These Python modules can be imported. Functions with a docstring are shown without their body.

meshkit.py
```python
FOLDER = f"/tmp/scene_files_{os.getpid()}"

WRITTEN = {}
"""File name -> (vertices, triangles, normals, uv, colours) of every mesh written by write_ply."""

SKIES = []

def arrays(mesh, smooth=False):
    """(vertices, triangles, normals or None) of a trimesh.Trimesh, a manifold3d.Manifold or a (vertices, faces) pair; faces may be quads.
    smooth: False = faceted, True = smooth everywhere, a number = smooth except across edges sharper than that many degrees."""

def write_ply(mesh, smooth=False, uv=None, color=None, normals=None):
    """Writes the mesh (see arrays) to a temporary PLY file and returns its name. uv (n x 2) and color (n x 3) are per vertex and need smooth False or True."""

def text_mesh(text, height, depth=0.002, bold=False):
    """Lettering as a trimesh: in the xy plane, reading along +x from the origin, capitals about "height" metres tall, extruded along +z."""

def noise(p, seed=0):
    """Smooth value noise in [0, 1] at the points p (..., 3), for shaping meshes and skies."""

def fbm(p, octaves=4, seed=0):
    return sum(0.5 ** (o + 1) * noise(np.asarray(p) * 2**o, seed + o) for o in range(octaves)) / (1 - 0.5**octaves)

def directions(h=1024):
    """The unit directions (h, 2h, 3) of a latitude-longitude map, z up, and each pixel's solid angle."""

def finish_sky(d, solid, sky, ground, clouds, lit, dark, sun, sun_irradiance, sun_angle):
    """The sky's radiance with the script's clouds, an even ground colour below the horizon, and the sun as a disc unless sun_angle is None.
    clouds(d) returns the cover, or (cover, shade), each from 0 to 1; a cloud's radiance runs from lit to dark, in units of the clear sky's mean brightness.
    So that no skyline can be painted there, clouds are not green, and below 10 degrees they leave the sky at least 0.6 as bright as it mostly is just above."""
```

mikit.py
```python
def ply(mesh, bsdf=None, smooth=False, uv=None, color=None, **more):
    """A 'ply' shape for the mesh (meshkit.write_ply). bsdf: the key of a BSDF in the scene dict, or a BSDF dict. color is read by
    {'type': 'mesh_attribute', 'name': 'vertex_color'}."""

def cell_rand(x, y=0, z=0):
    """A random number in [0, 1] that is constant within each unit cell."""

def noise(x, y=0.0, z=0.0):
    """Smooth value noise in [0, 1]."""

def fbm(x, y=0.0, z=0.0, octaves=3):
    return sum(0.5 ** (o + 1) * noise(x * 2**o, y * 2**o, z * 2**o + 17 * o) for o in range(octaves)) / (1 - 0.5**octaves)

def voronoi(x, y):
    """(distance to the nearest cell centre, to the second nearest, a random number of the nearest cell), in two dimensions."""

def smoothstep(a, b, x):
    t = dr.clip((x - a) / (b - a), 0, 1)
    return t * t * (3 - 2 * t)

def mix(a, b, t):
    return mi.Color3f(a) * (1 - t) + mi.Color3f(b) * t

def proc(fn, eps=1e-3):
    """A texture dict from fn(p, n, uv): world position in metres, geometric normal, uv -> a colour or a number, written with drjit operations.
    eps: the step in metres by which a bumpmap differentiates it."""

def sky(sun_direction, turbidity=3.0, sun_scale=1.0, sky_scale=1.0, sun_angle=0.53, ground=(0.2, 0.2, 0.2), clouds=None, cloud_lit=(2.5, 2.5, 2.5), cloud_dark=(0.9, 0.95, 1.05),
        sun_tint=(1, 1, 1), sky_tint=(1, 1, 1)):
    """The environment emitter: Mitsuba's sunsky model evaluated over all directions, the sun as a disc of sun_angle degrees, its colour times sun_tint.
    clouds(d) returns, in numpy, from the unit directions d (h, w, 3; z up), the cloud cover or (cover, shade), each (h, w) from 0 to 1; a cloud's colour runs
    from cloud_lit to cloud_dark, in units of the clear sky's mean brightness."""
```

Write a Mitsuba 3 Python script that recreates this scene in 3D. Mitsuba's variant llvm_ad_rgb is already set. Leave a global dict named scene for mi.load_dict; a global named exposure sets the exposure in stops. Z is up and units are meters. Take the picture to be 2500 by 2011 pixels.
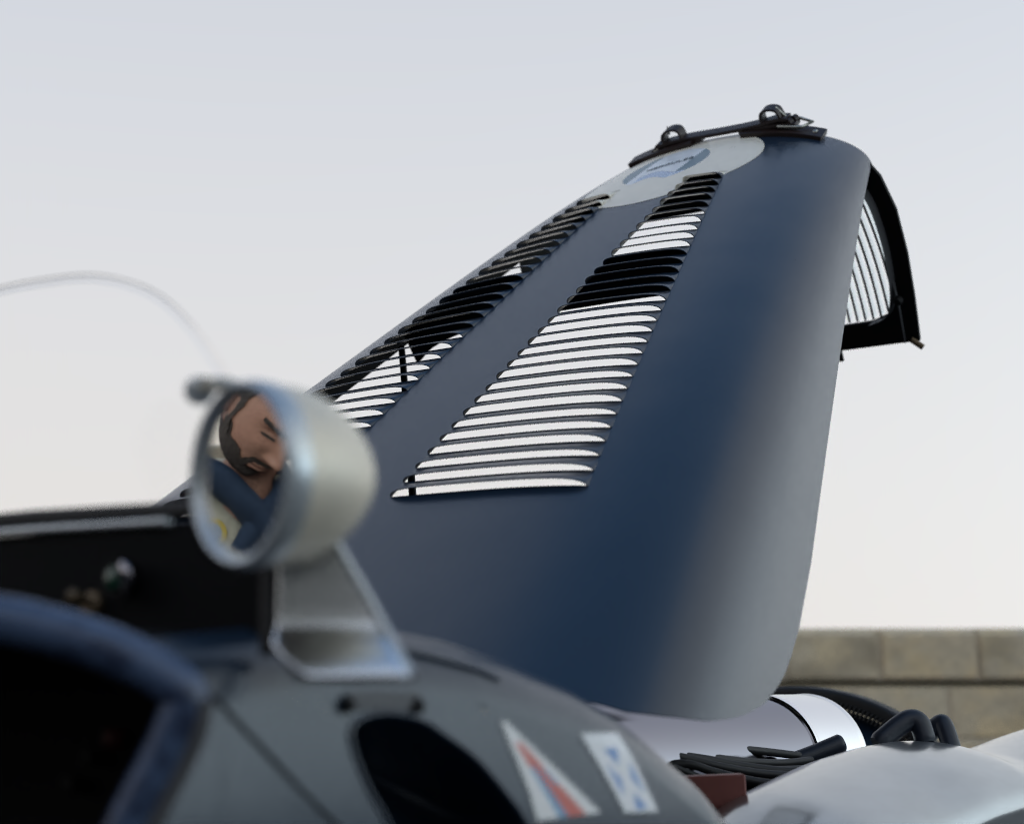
import math
import numpy as np
import trimesh
import drjit as dr
import mitsuba as mi
import mikit
from shapely.geometry import Polygon, Point, box as sbox
import meshkit

T = mi.ScalarTransform4f
scene, labels = {}, {}

# ------------------------------------------------------------------ camera, sky, exposure
# metres; car centreline at x = 0, x to the car's right, y forward, z up
CAM = np.array([1.3411, 0.0, 0.95])
VIEW = np.array([-0.57839, 0.79836, 0.16760])
scene['camera'] = {'type': 'thinlens', 'fov': 35.368, 'fov_axis': 'x', 'near_clip': 0.02, 'far_clip': 3000.0,
                   'aperture_radius': 0.0074, 'focus_distance': 2.25,
                   'to_world': T().look_at(origin=CAM.tolist(), target=(CAM + VIEW).tolist(), up=[0, 0, 1])}
exposure = 2.96


SUN = np.array([0.92, 0.32, 0.50])
SUN = SUN / np.linalg.norm(SUN)


def haze_veil(d):
    """Evening haze: thick near the horizon, thin overhead, brighter low down on the side of the veiled sun."""
    e = np.degrees(np.arcsin(np.clip(d[..., 2], -1, 1)))
    veil = np.clip(1.0 - e / 62.0, 0, 1) ** 0.60
    az = np.degrees(np.arctan2(d[..., 0], d[..., 1])) - math.degrees(math.atan2(SUN[0], SUN[1]))
    az = (az + 180) % 360 - 180
    glow = np.exp(-(az / 55.0) ** 2 - (e / 22.0) ** 2)
    near = 0.25 * np.exp(-(np.degrees(np.arccos(np.clip(d @ SUN, -1, 1))) / 38.0) ** 2)
    cover = np.clip(veil + 0.05 * (meshkit.fbm(d * 2.3, 3, 5) - 0.5) * veil, 0, 1)
    cover = 1 - (1 - cover) * (1 - near)
    return cover, 1.0 - glow


scene['sky'] = mikit.sky(SUN, turbidity=3.5, sun_scale=0.001, sun_angle=12, sun_tint=(1, 0.9, 0.78), ground=(0.16, 0.155, 0.15),
                         clouds=haze_veil, cloud_lit=(2.75, 3.4, 3.8), cloud_dark=(1.265, 1.185, 1.125), sky_tint=(0.87, 1.0, 1.02))


# ------------------------------------------------------------------ helpers
def numbered(name):
    if name not in scene and not any(k.startswith(name + '__') for k in scene):
        return name
    i = 1
    while f'{name}_{i:03d}' in scene:
        i += 1
    return f'{name}_{i:03d}'


def add(key, mesh, bsdf, smooth=35, label=None, uv=None, **more):
    key = numbered(key)
    scene[key] = mikit.ply(mesh, bsdf, smooth=smooth, uv=uv, **more)
    if label:
        labels.setdefault(key, {})['label'] = label
    return key


def tm(v, f):
    f = np.asarray(f)
    if f.ndim == 2 and f.shape[1] == 4:
        f = np.vstack([f[:, [0, 1, 2]], f[:, [0, 2, 3]]])
    return trimesh.Trimesh(np.asarray(v, float), f, process=False)


def cat(*ms):
    return trimesh.util.concatenate(list(ms))


def spline(pts, n=40):
    p = np.asarray(pts, float)
    if len(p) == 2:
        return np.linspace(p[0], p[1], 2)
    q = np.vstack([2 * p[0] - p[1], p, 2 * p[-1] - p[-2]])
    out = []
    m = max(2, n // (len(p) - 1))
    for i in range(len(p) - 1):
        a, b, c, d = q[i:i + 4]
        for t in np.linspace(0, 1, m, endpoint=False):
            out.append(0.5 * (2 * b + (c - a) * t + (2 * a - 5 * b + 4 * c - d) * t * t + (3 * b - a - 3 * c + d) * t ** 3))
    out.append(p[-1])
    return np.array(out)


def sweep(path, section, up=(0, 0, 1), scale=None, caps=True):
    """A closed 2-d section (n x 2: side, up) carried along a path."""
    p = np.asarray(path, float)
    sec = np.asarray(section, float)
    t = np.gradient(p, axis=0)
    t /= np.linalg.norm(t, axis=1, keepdims=True)
    up = np.broadcast_to(np.asarray(up, float), p.shape)
    a = np.cross(t, up)
    a /= np.linalg.norm(a, axis=1, keepdims=True) + 1e-12
    b = np.cross(a, t)
    s = np.ones(len(p)) if scale is None else np.asarray(scale, float)
    v = p[:, None] + s[:, None, None] * (sec[None, :, :1] * a[:, None] + sec[None, :, 1:] * b[:, None])
    n, k = len(p), len(sec)
    f = []
    for i in range(n - 1):
        for j in range(k):
            f.append([i * k + j, (i + 1) * k + j, (i + 1) * k + (j + 1) % k, i * k + (j + 1) % k])
    m = tm(v.reshape(-1, 3), np.array(f))
    if caps:
        vv = np.vstack([m.vertices, v[0].mean(0), v[-1].mean(0)])
        e0, e1 = n * k, n * k + 1
        cf = [[e0, j, (j + 1) % k] for j in range(k)] + [[e1, (n - 1) * k + (j + 1) % k, (n - 1) * k + j] for j in range(k)]
        m = trimesh.Trimesh(vv, np.vstack([m.faces, cf]), process=False)
    return m


def circle(r, n=12, ry=None):
    a = np.arange(n) * 2 * np.pi / n
    return np.stack([r * np.cos(a), (ry or r) * np.sin(a)], 1)


def tube(path, r, n=12, scale=None, up=(0.123, 0.2, 1)):
    return sweep(path, circle(r, n), up, scale)


def rrect(w, h, r, n=4):
    out = []
    for cx, cy, a0 in ((w / 2 - r, h / 2 - r, 0), (-w / 2 + r, h / 2 - r, 90), (-w / 2 + r, -h / 2 + r, 180), (w / 2 - r, -h / 2 + r, 270)):
        for a in np.radians(np.linspace(a0, a0 + 90, n)):
            out.append((cx + r * math.cos(a), cy + r * math.sin(a)))
    return np.array(out)


def rbox(size, r, at=(0, 0, 0), R=None):
    """A box with rounded edges: the hull of small spheres at its corners."""
    s = trimesh.creation.icosphere(1, r).vertices
    h = np.asarray(size) / 2 - r
    v = np.vstack([s + np.array([x, y, z]) * h for x in (-1, 1) for y in (-1, 1) for z in (-1, 1)])
    m = trimesh.convex.convex_hull(v)
    if R is not None:
        m.apply_transform(np.vstack([np.hstack([np.asarray(R), [[0], [0], [0]]]), [0, 0, 0, 1]]))
    m.apply_translation(at)
    return m


def lathe(profile, origin, axis, n=48):
    """(distance along axis, radius) pairs turned about the axis."""
    ax = np.asarray(axis, float) / np.linalg.norm(axis)
    a = np.cross(ax, [0.1, 0.2, 1.0]); a /= np.linalg.norm(a)
    b = np.cross(ax, a)
    ang = np.arange(n) * 2 * np.pi / n
    v, f = [], []
    for (h, r) in profile:
        v.append(np.asarray(origin) + h * ax + r * (np.cos(ang)[:, None] * a + np.sin(ang)[:, None] * b))
    for i in range(len(profile) - 1):
        for j in range(n):
            f.append([i * n + j, i * n + (j + 1) % n, (i + 1) * n + (j + 1) % n, (i + 1) * n + j])
    return tm(np.vstack(v), np.array(f))


def patch(poly, fn, edge=0.02):
    """A flat polygon, cut into small triangles and carried onto a surface by fn(a, b) -> points."""
    v, f = trimesh.creation.triangulate_polygon(poly, engine='earcut')
    v3, f3 = trimesh.remesh.subdivide_to_size(np.column_stack([v, np.zeros(len(v))]), f, edge, max_iter=12)
    m = trimesh.Trimesh(v3, f3, process=False)
    m.merge_vertices()
    ab = np.array(m.vertices[:, :2])
    return trimesh.Trimesh(fn(ab[:, 0], ab[:, 1]), m.faces, process=False), ab


def up_facing(m, d):
    """Turns the faces so that most of them face the direction d."""
    if (m.face_normals @ np.asarray(d) * m.area_faces).sum() < 0:
        m.invert()
    return m


def thicken(m, t):
    """(sheet with its rim, inner sheet): the mesh and a copy pushed inwards by t."""
    n = meshkit.arrays(m, True)[2]
    inner = np.array(m.vertices) - n * t
    e = np.sort(m.edges, axis=1)
    order = {}
    for k, (a, b) in enumerate(map(tuple, e)):
        order.setdefault((a, b), []).append(k)
    rim = [m.edges[v[0]] for v in order.values() if len(v) == 1]
    k = len(inner)
    rf = np.array([[b, a, a + k, b + k] for a, b in rim])
    outer = tm(np.vstack([m.vertices, inner]), np.vstack([m.faces, rf[:, [0, 1, 2]], rf[:, [0, 2, 3]]]))
    return outer, trimesh.Trimesh(inner, m.faces[:, ::-1], process=False)


# ------------------------------------------------------------------ materials
def principled(base, rough, **k):
    c = {'type': 'rgb', 'value': list(base)} if not isinstance(base, dict) else base
    return {'type': 'twosided', 'bsdf': {'type': 'principled', 'base_color': c, 'roughness': rough, **k}}


NAVY = (0.0072, 0.0175, 0.0345)
ROUND = (0.66, 0.62, 0.53)

# the bonnet's own frame: s along it from the first louvre, t across, n out of the skin
BO = np.array([0.0, 1.48746, 1.17569])
BE = np.array([0.0, 0.7645993, 0.6445059])
BN = np.array([0.0, -0.6445059, 0.7645993])
BX = np.array([1.0, 0.0, 0.0])
RND_S, RND_R = 1.056, 0.1632


def navy_or_round(p, n, uv):
    x, y, z = p.x, p.y - float(BO[1]), p.z - float(BO[2])
    s = y * float(BE[1]) + z * float(BE[2])
    inside = dr.sqrt(dr.square(s - RND_S) + dr.square(x)) < RND_R
    g = 1 + 0.10 * (mikit.noise(p.x * 700, p.y * 700, p.z * 700) - 0.5)
    return dr.select(inside, mi.Color3f(*ROUND), mi.Color3f(*NAVY) * g)


def panel_ripple(p, n, uv):
    return mikit.fbm(p.x * 9, p.y * 9, p.z * 9, 2) * 0.0012 + mikit.noise(p.x * 260, p.y * 260, p.z * 260) * 0.000012


scene['navy_paint'] = {'type': 'twosided', 'bsdf': {'type': 'bumpmap', 'arbitrary': mikit.proc(panel_ripple, 2e-3), 'scale': 1.0,
                       'bsdf': {'type': 'principled', 'base_color': mikit.proc(navy_or_round), 'roughness': 0.26, 'specular': 0.55, 'clearcoat': 0.9, 'clearcoat_gloss': 0.97}}}


scene['black_paint'] = principled((0.004, 0.004, 0.004), 0.6, specular=0.2)
scene['black_crackle'] = principled((0.003, 0.003, 0.0035), 0.75, specular=0.12)


def leather_col(p, n, uv):
    g = mikit.fbm(p.x * 260, p.y * 260, p.z * 260, 3)
    return mi.Color3f(0.022, 0.013, 0.012) * (0.6 + 0.8 * g)


scene['strap_leather'] = principled(mikit.proc(leather_col), 0.45, specular=0.4)


def steel_col(p, n, uv):
    g = mikit.fbm(p.x * 300, p.y * 300, p.z * 300, 3)
    return mi.Color3f(0.50, 0.50, 0.45) * (0.7 + 0.5 * g)


scene['buckle_steel'] = principled(mikit.proc(steel_col), 0.38, metallic=1.0)
scene['blade_aluminium'] = principled((0.86, 0.85, 0.83), 0.30, metallic=0.55, specular=0.6)
scene['polished_aluminium'] = {'type': 'twosided', 'bsdf': {'type': 'roughconductor', 'material': 'Al', 'alpha': 0.045}}


def cast_col(p, n, uv):
    g = mikit.fbm(p.x * 30, p.y * 14, p.z * 30, 4)
    return mi.Color3f(0.40, 0.42, 0.43) * (0.88 + 0.2 * g)


scene['cam_cover_aluminium'] = principled(mikit.proc(cast_col), 0.16, metallic=0.85, specular=0.5, clearcoat=0.3)
scene['chrome'] = {'type': 'twosided', 'bsdf': {'type': 'roughconductor', 'material': 'Cr', 'alpha': 0.018, 'specular_reflectance': {'type': 'rgb', 'value': [0.50, 0.51, 0.52]}}}  # reflectance cut evenly, in place of dark surroundings for the tank to mirror
scene['mirror_glass'] = {'type': 'conductor', 'material': 'Ag', 'specular_reflectance': {'type': 'rgb', 'value': [0.93, 0.91, 0.88]}}
scene['silver_paint'] = principled((0.72, 0.65, 0.54), 0.45, metallic=0.35, specular=0.45, clearcoat=0.15, clearcoat_gloss=0.85)
scene['pylon_aluminium'] = {'type': 'twosided', 'bsdf': {'type': 'roughconductor', 'material': 'Al', 'alpha': 0.11, 'specular_reflectance': {'type': 'rgb', 'value': [0.80, 0.83, 0.85]}}}
scene['rim_aluminium'] = principled((0.55, 0.58, 0.60), 0.3, metallic=0.6, specular=0.5)
scene['perspex'] = {'type': 'thindielectric', 'int_ior': 1.12}
scene['perspex_edge'] = {'type': 'dielectric', 'int_ior': 1.30}
scene['white_plastic'] = principled((0.70, 0.68, 0.64), 0.4, specular=0.4)
scene['rubber'] = principled((0.012, 0.012, 0.013), 0.55, specular=0.35)
scene['lead_rubber'] = principled((0.020, 0.020, 0.021), 0.5, specular=0.4)
scene['cap_rubber'] = principled((0.014, 0.018, 0.028), 0.42, specular=0.45)
scene['rust_red'] = principled((0.17, 0.050, 0.042), 0.5, specular=0.4)


def rim_col(p, n, uv):
    a = mikit.fbm(p.x * 55, p.y * 55, p.z * 55, 3)
    return mikit.mix((0.016, 0.026, 0.060), (0.050, 0.080, 0.150), mikit.smoothstep(0.35, 0.62, a))


scene['blue_leather'] = principled(mikit.proc(rim_col), 0.38, specular=0.5, clearcoat=0.3, clearcoat_gloss=0.8)
scene['grey_trim'] = principled((0.075, 0.075, 0.080), 0.5, specular=0.4)
scene['brass'] = principled((0.13, 0.09, 0.05), 0.5, metallic=0.5)
scene['lamp_green'] = principled((0.010, 0.050, 0.030), 0.15, specular=0.6)
scene['lamp_red'] = principled((0.05, 0.004, 0.004), 0.4, specular=0.3)
scene['white_print'] = principled((0.72, 0.72, 0.72), 0.4, specular=0.4)
scene['dark_print'] = principled((0.10, 0.13, 0.15), 0.4, specular=0.4)
scene['skin_dark'] = principled((0.02, 0.02, 0.02), 0.7)

# ------------------------------------------------------------------ ground and wall


def asphalt(p, n, uv):
    g = mikit.fbm(p.x * 60, p.y * 60, 0, 3)
    w = mikit.fbm(p.x * 0.7, p.y * 0.7, 3, 3)
    return mi.Color3f(0.085, 0.083, 0.080) * (0.55 + 0.5 * g + 0.4 * w)


scene['asphalt'] = principled(mikit.proc(asphalt), 0.9, specular=0.2)
G = 1500.0
scene['ground'] = mikit.ply(tm([[-G, -G, 0], [G, -G, 0], [G, G, 0], [-G, G, 0]], [[0, 1, 2, 3]]), 'asphalt')
labels['ground'] = {'label': 'dark asphalt ground under the car', 'category': 'ground', 'kind': 'structure'}


def stone_fn(seed, base, dark, warm):
    def fn(p, n, uv):
        a = mikit.fbm(p.x * 6 + seed, p.y * 6, p.z * 6, 4)
        b = mikit.fbm(p.x * 2.1 + seed * 3, p.y * 2.1, p.z * 3.5, 3)
        c = mikit.noise(p.x * 55, p.y * 55, p.z * 55)
        col = mikit.mix(base, warm, mikit.smoothstep(0.35, 0.7, a))
        col = mikit.mix(col, dark, 0.75 * mikit.smoothstep(0.50, 0.72, b))
        return col * (0.82 + 0.36 * c)
    return fn


for i, (base, dark, warm) in enumerate([((0.50, 0.415, 0.295), (0.25, 0.205, 0.145), (0.58, 0.455, 0.285)), ((0.47, 0.40, 0.30), (0.22, 0.19, 0.145), (0.55, 0.44, 0.28)),
                                        ((0.52, 0.44, 0.32), (0.28, 0.23, 0.16), (0.58, 0.47, 0.31))]):
    scene[f'stone_{i}'] = principled(mikit.proc(stone_fn(3.1 + 7.7 * i, base, dark, warm)), 0.9, specular=0.15)


def mortar_fn(p, n, uv):
    return mi.Color3f(0.50, 0.43, 0.33) * (0.8 + 0.4 * mikit.fbm(p.x * 25, p.y * 25, p.z * 25, 3))


scene['mortar'] = principled(mikit.proc(mortar_fn), 0.95, specular=0.1)
scene['shadow_joint'] = principled((0.06, 0.048, 0.03), 0.95, specular=0.1)
WO = np.array([-2.523, 9.031, 0.0])            # foot of the wall under one coping joint
WD = np.array([0.8100, 0.5864, 0.0])            # along the wall
WB = np.array([-0.5864, 0.8100, 0.0])           # through the wall, away from the car
WT = 1.283                                       # top of the wall
rng = np.random.default_rng(7)


def wall_block(u0, u1, z0, z1, depth, chamfer=0.0, proud=0.0):
    c = 0.012
    prof = [(0 - proud, z0 + c), (0 - proud, z1 - max(chamfer, c)), (max(chamfer * 1.3, c), z1), (depth, z1), (depth, z0), (c, z0)]
    us = np.array([u0, u0 + c, u1 - c, u1])
    v = []
    for i, u in enumerate(us):
        for j, (q, z) in enumerate(prof):
            q2 = q + (c * 0.8 if i in (0, 3) and j in (0, 1) else 0)
            jit = 0.004 * (rng.random() - 0.5)
            v.append(WO + WD * u + WB * (q2 + jit) + np.array([0, 0, z + jit]))
    k = len(prof)
    f = [[i * k + j, (i + 1) * k + j, (i + 1) * k + (j + 1) % k, i * k + (j + 1) % k] for i in range(3) for j in range(k)]
    m = tm(v, np.array(f))
    caps = [[0, j, j + 1] for j in range(1, k - 1)] + [[3 * k, 3 * k + j + 1, 3 * k + j] for j in range(1, k - 1)]
    m = trimesh.Trimesh(m.vertices, np.vstack([m.faces, caps]), process=False)
    m.fix_normals()
    return m


# core of mortar, a little behind the stones' faces
core = trimesh.creation.box([9.0, 0.30, WT - 0.03])
core.apply_transform(np.array([[WD[0], WB[0], 0, 0], [WD[1], WB[1], 0, 0], [0, 0, 1, 0], [0, 0, 0, 1.0]]))
core.apply_translation(WO + WD * 0.9 + WB * 0.160 + np.array([0, 0, (WT - 0.03) / 2]))
add('stone_wall__core', core, 'mortar', smooth=False)
bed = trimesh.creation.box([9.0, 0.02, 0.034])
bed.apply_transform(np.array([[WD[0], WB[0], 0, 0], [WD[1], WB[1], 0, 0], [0, 0, 1, 0], [0, 0, 0, 1.0]]))
bed.apply_translation(WO + WD * 0.9 + WB * 0.012 + np.array([0, 0, 0.962]))
add('stone_wall__bed_joint_shadow', bed, 'shadow_joint', smooth=False)  # shadow line under the coping, put in as a dark strip
edges = [-3.45, -2.85, -2.3, -1.68, -1.12, -0.56, 0.0, 0.578, 1.17, 1.75, 2.36, 2.95, 3.6, 4.2, 4.85, 5.3]
for i in range(len(edges) - 1):
    add('stone_wall__coping_stone', wall_block(edges[i] + 0.013, edges[i + 1] - 0.013, 0.985, WT, 0.36, 0.042, 0.012), f'stone_{i % 3}', smooth=25)
for r, (z0, z1, off) in enumerate([(0.64, 0.944, 0.63), (0.325, 0.618, 0.28), (0.0, 0.305, 0.5)]):
    x = -3.45 + off * 0.3
    k = 0
    while x < 5.0:
        w = 0.48 + 0.2 * rng.random()
        if r == 0 and k == 5:
            pass
        add('stone_wall__stone', wall_block(x + 0.012, x + w - 0.012, z0 + 0.008, z1 - 0.008, 0.34, 0, 0.006 * rng.random()), f'stone_{(k + r) % 3}', smooth=25)
        x += w
        k += 1
labels['stone_wall'] = {'label': 'weathered pale stone wall with chamfered coping behind the car', 'category': 'wall'}

# unseen dark foliage, added behind the camera for the tank, pylon and dash to mirror
hr_ = np.random.default_rng(11)
NL = 26000
th_ = np.radians(hr_.uniform(-118, -4, NL))
rad_ = 8.2 + 1.3 * hr_.random(NL) ** 0.6 + 0.5 * np.sin(th_ * 9)
zz = hr_.uniform(0.02, 1, NL) ** 0.8 * (4.4 + 0.7 * np.sin(th_ * 5.3) + 0.5 * np.sin(th_ * 13.1))
cen = np.stack([CAM[0] + rad_ * np.cos(th_), CAM[1] + rad_ * np.sin(th_), zz], 1)
e1 = hr_.normal(size=(NL, 3)); e1 /= np.linalg.norm(e1, axis=1, keepdims=True)
e2 = np.cross(e1, hr_.normal(size=(NL, 3))); e2 /= np.linalg.norm(e2, axis=1, keepdims=True)
sz = hr_.uniform(0.06, 0.13, NL)[:, None]
hvv = np.stack([cen - e1 * sz, cen - e2 * sz * 0.55, cen + e1 * sz, cen + e2 * sz * 0.55], 1).reshape(-1, 3)
hff = np.arange(NL * 4).reshape(-1, 4)


def leaf_col(p, n, uv):
    return mi.Color3f(0.030, 0.048, 0.020) * (0.6 + 0.8 * mikit.fbm(p.x * 3, p.y * 3, p.z * 3, 3))


scene['added_hedge_leaf'] = principled(mikit.proc(leaf_col), 0.6, specular=0.3)
add('added_hedge', tm(hvv, hff), 'added_hedge_leaf', smooth=False)
labels['added_hedge'] = {'label': 'added dark green foliage, unseen behind the viewpoint, for reflections in the car', 'category': 'added_hedge'}

# ------------------------------------------------------------------ the car: raised bonnet
labels['race_car'] = {'label': 'dark blue open racing car with its louvred bonnet raised', 'category': 'racing car'}
PIT = 0.0318
LOUV = 0.90


def W_(s): return 0.5358117 - 0.2084920 * s + 0.00068415 * s * s
def H_(s): return 0.2627743 - 0.1280907 * s
def P_(s): return 4.944953 - 2.459105 * s
def crown(s): return -0.0600891 * s ** 2 + 0.0399874 * s ** 3 - 0.0107245 * s ** 6
def row_a(s): return 0.0802807 - 0.0100337 * s
def row_b(s): return 0.3649503 - 0.2337041 * s


def bn(s, t):
    u = np.clip(np.abs(t) / W_(s), 0, 1)
    p = P_(s)
    return crown(s) - H_(s) * (1 - (1 - u ** p) ** (1 / p))


def bp(s, t, n):
    s, t, n = np.broadcast_arrays(np.asarray(s, float), np.asarray(t, float), np.asarray(n, float))
    return BO + s[..., None] * BE + t[..., None] * BX + n[..., None] * BN


def on_bonnet(s, t, h=0.0):
    return bp(s, t, bn(np.asarray(s, float), np.asarray(t, float)) + h)


S_FRONT = 1.205


def rear_off(t, s):
    """How far the bonnet's rear edge is drawn forward at t by its rounded corners."""
    p = P_(s)
    dl = (1 - np.clip(np.abs(t) / W_(s), 0, 1) ** p).clip(0) ** (1 / p)
    return np.interp(1 - dl, [0, 0.03, 0.139, 0.211, 0.375, 0.532, 0.725, 0.856, 0.93, 0.975, 1.0], [0, 0.002, 0.011, 0.030, 0.077, 0.129, 0.204, 0.275, 0.340, 0.405, 0.500])


def across(s):
    """(t, n) of the grid columns at s: edge, outer side, louvre row, middle, louvre row, side, edge."""
    W, H, p = W_(s), H_(s), P_(s)
    a, b = row_a(s), row_b(s)
    th0 = np.arcsin((b / W) ** (p / 2))
    th = np.concatenate([np.linspace(th0, 1.25, 20)[:-1], np.arccos(np.linspace(math.cos(1.25) ** (2 / p), 0, 16) ** (p / 2))])
    tb = W * np.sin(th) ** (2 / p)
    nb = -H * (1 - np.cos(th).clip(0) ** (2 / p))
    ti = np.concatenate([np.linspace(0, a, 5)[:-1], np.linspace(a, b, 21)[:-1]])
    t = np.concatenate([ti, tb])
    n = np.concatenate([bn(s, ti) - crown(s), nb]) + crown(s)
    return np.concatenate([-t[:0:-1], t]), np.concatenate([n[:0:-1], n])


S_REAR = -0.338
svals = list(np.linspace(S_REAR, -0.075, 13)) + [-0.05, -0.025]
for j in range(31):
    svals += [j * PIT, j * PIT + LOUV * PIT]
svals += list(np.linspace(31 * PIT, S_FRONT, 12))
svals += ['roll1', 'roll2', 'roll3']
rows = []
for s in svals:
    if isinstance(s, str):
        t, n = across(S_FRONT)
        sink, ahead = {'roll1': (0.0015, 0.006), 'roll2': (0.006, 0.010), 'roll3': (0.014, 0.011)}[s]
        rows.append(bp(S_FRONT + ahead, t * (1 - sink * 2.0), n - sink))
        continue
    t, _ = across(s)
    sw = s + rear_off(t, s) * np.clip((0.30 - s) / (0.30 - S_REAR), 0, 1)
    pts = []
    for k, sk in enumerate(sw):
        ts, ns = across(sk) if abs(sk - s) > 1e-6 else across(s)
        pts.append(bp(sk, ts[k], ns[k]))
    rows.append(np.array(pts))
V = np.array(rows)
nr, nc = V.shape[:2]
ctr = (nc - 1) // 2
colA, colB = ctr + 4, ctr + 4 + 20
louvre_rows = {}
for i, s in enumerate(svals[:-1]):
    if not isinstance(s, str) and s >= -1e-9:
        j = s / PIT
        if abs(j - round(j)) < 1e-6 and round(j) < 31:
            louvre_rows[i] = int(round(j))
F = []
for i in range(nr - 1):
    for k in range(nc - 1):
        if i in louvre_rows and (colA <= k < colB or nc - 1 - colB <= k < nc - 1 - colA):
            continue
        lim = 0.100 if not isinstance(svals[i], str) and svals[i] < 0.985 else 0.19
        if k < ctr and (V[i, k] - V[i, ctr]) @ BN < -lim:      # the left skirt is cut away higher up
            continue
        F.append([i * nc + k, i * nc + k + 1, (i + 1) * nc + k + 1, (i + 1) * nc + k])
skin = up_facing(tm(V.reshape(-1, 3), np.array(F)), BN)
outer, inner = thicken(skin, 0.0016)
KB = add('race_car__bonnet', outer, 'navy_paint', smooth=40, label='raised dark blue bonnet with two rows of louvres')
add('race_car__bonnet__underside', inner, 'black_paint', smooth=40)


def louvre(j, side):
    """One pressed louvre: a lip that stands open towards the rear and falls back into the skin."""
    s0, s1 = j * PIT, j * PIT + LOUV * PIT
    sg = np.array([0, 0.06, 0.16, 0.3, 0.45, 0.6, 0.75, 0.88, 1.0])
    tau = np.concatenate([[0, .006, .016, .03, .05, .075, .105, .14], np.linspace(0.2, 0.8, 9), [.86, .895, .925, .95, .97, .984, .994, 1]])
    prof = (1 - np.abs(2 * tau - 1) ** 9) ** 0.5
    hh = 0.0115 * (1 + 0.06 * math.sin(j * 2.1 + side))
    top = []
    for g in sg:
        s = s0 + (s1 - s0) * g
        t = side * (row_a(s) + (row_b(s) - row_a(s)) * tau)
        h = hh * prof * (1 - g ** 1.25) ** 1.15
        top.append(on_bonnet(s - 0.0010 * prof * (1 - g) ** 3, t, h))
    m = len(tau)
    v = np.array(top).reshape(-1, 3)
    f = np.array([[i * m + k, i * m + k + 1, (i + 1) * m + k + 1, (i + 1) * m + k] for i in range(len(sg) - 1) for k in range(m - 1)])
    sheet = up_facing(tm(v, f), BN)
    lo, li = thicken(sheet, 0.0013)
    return cat(lo, li)


for j in range(31):
    add('race_car__bonnet__louvre', louvre(j, 1), 'navy_paint', smooth=50)
for j in range(31):
    add('race_car__bonnet__louvre', louvre(j, -1), 'navy_paint', smooth=50)

# the white roundel with its badge, printed on the skin


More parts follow.
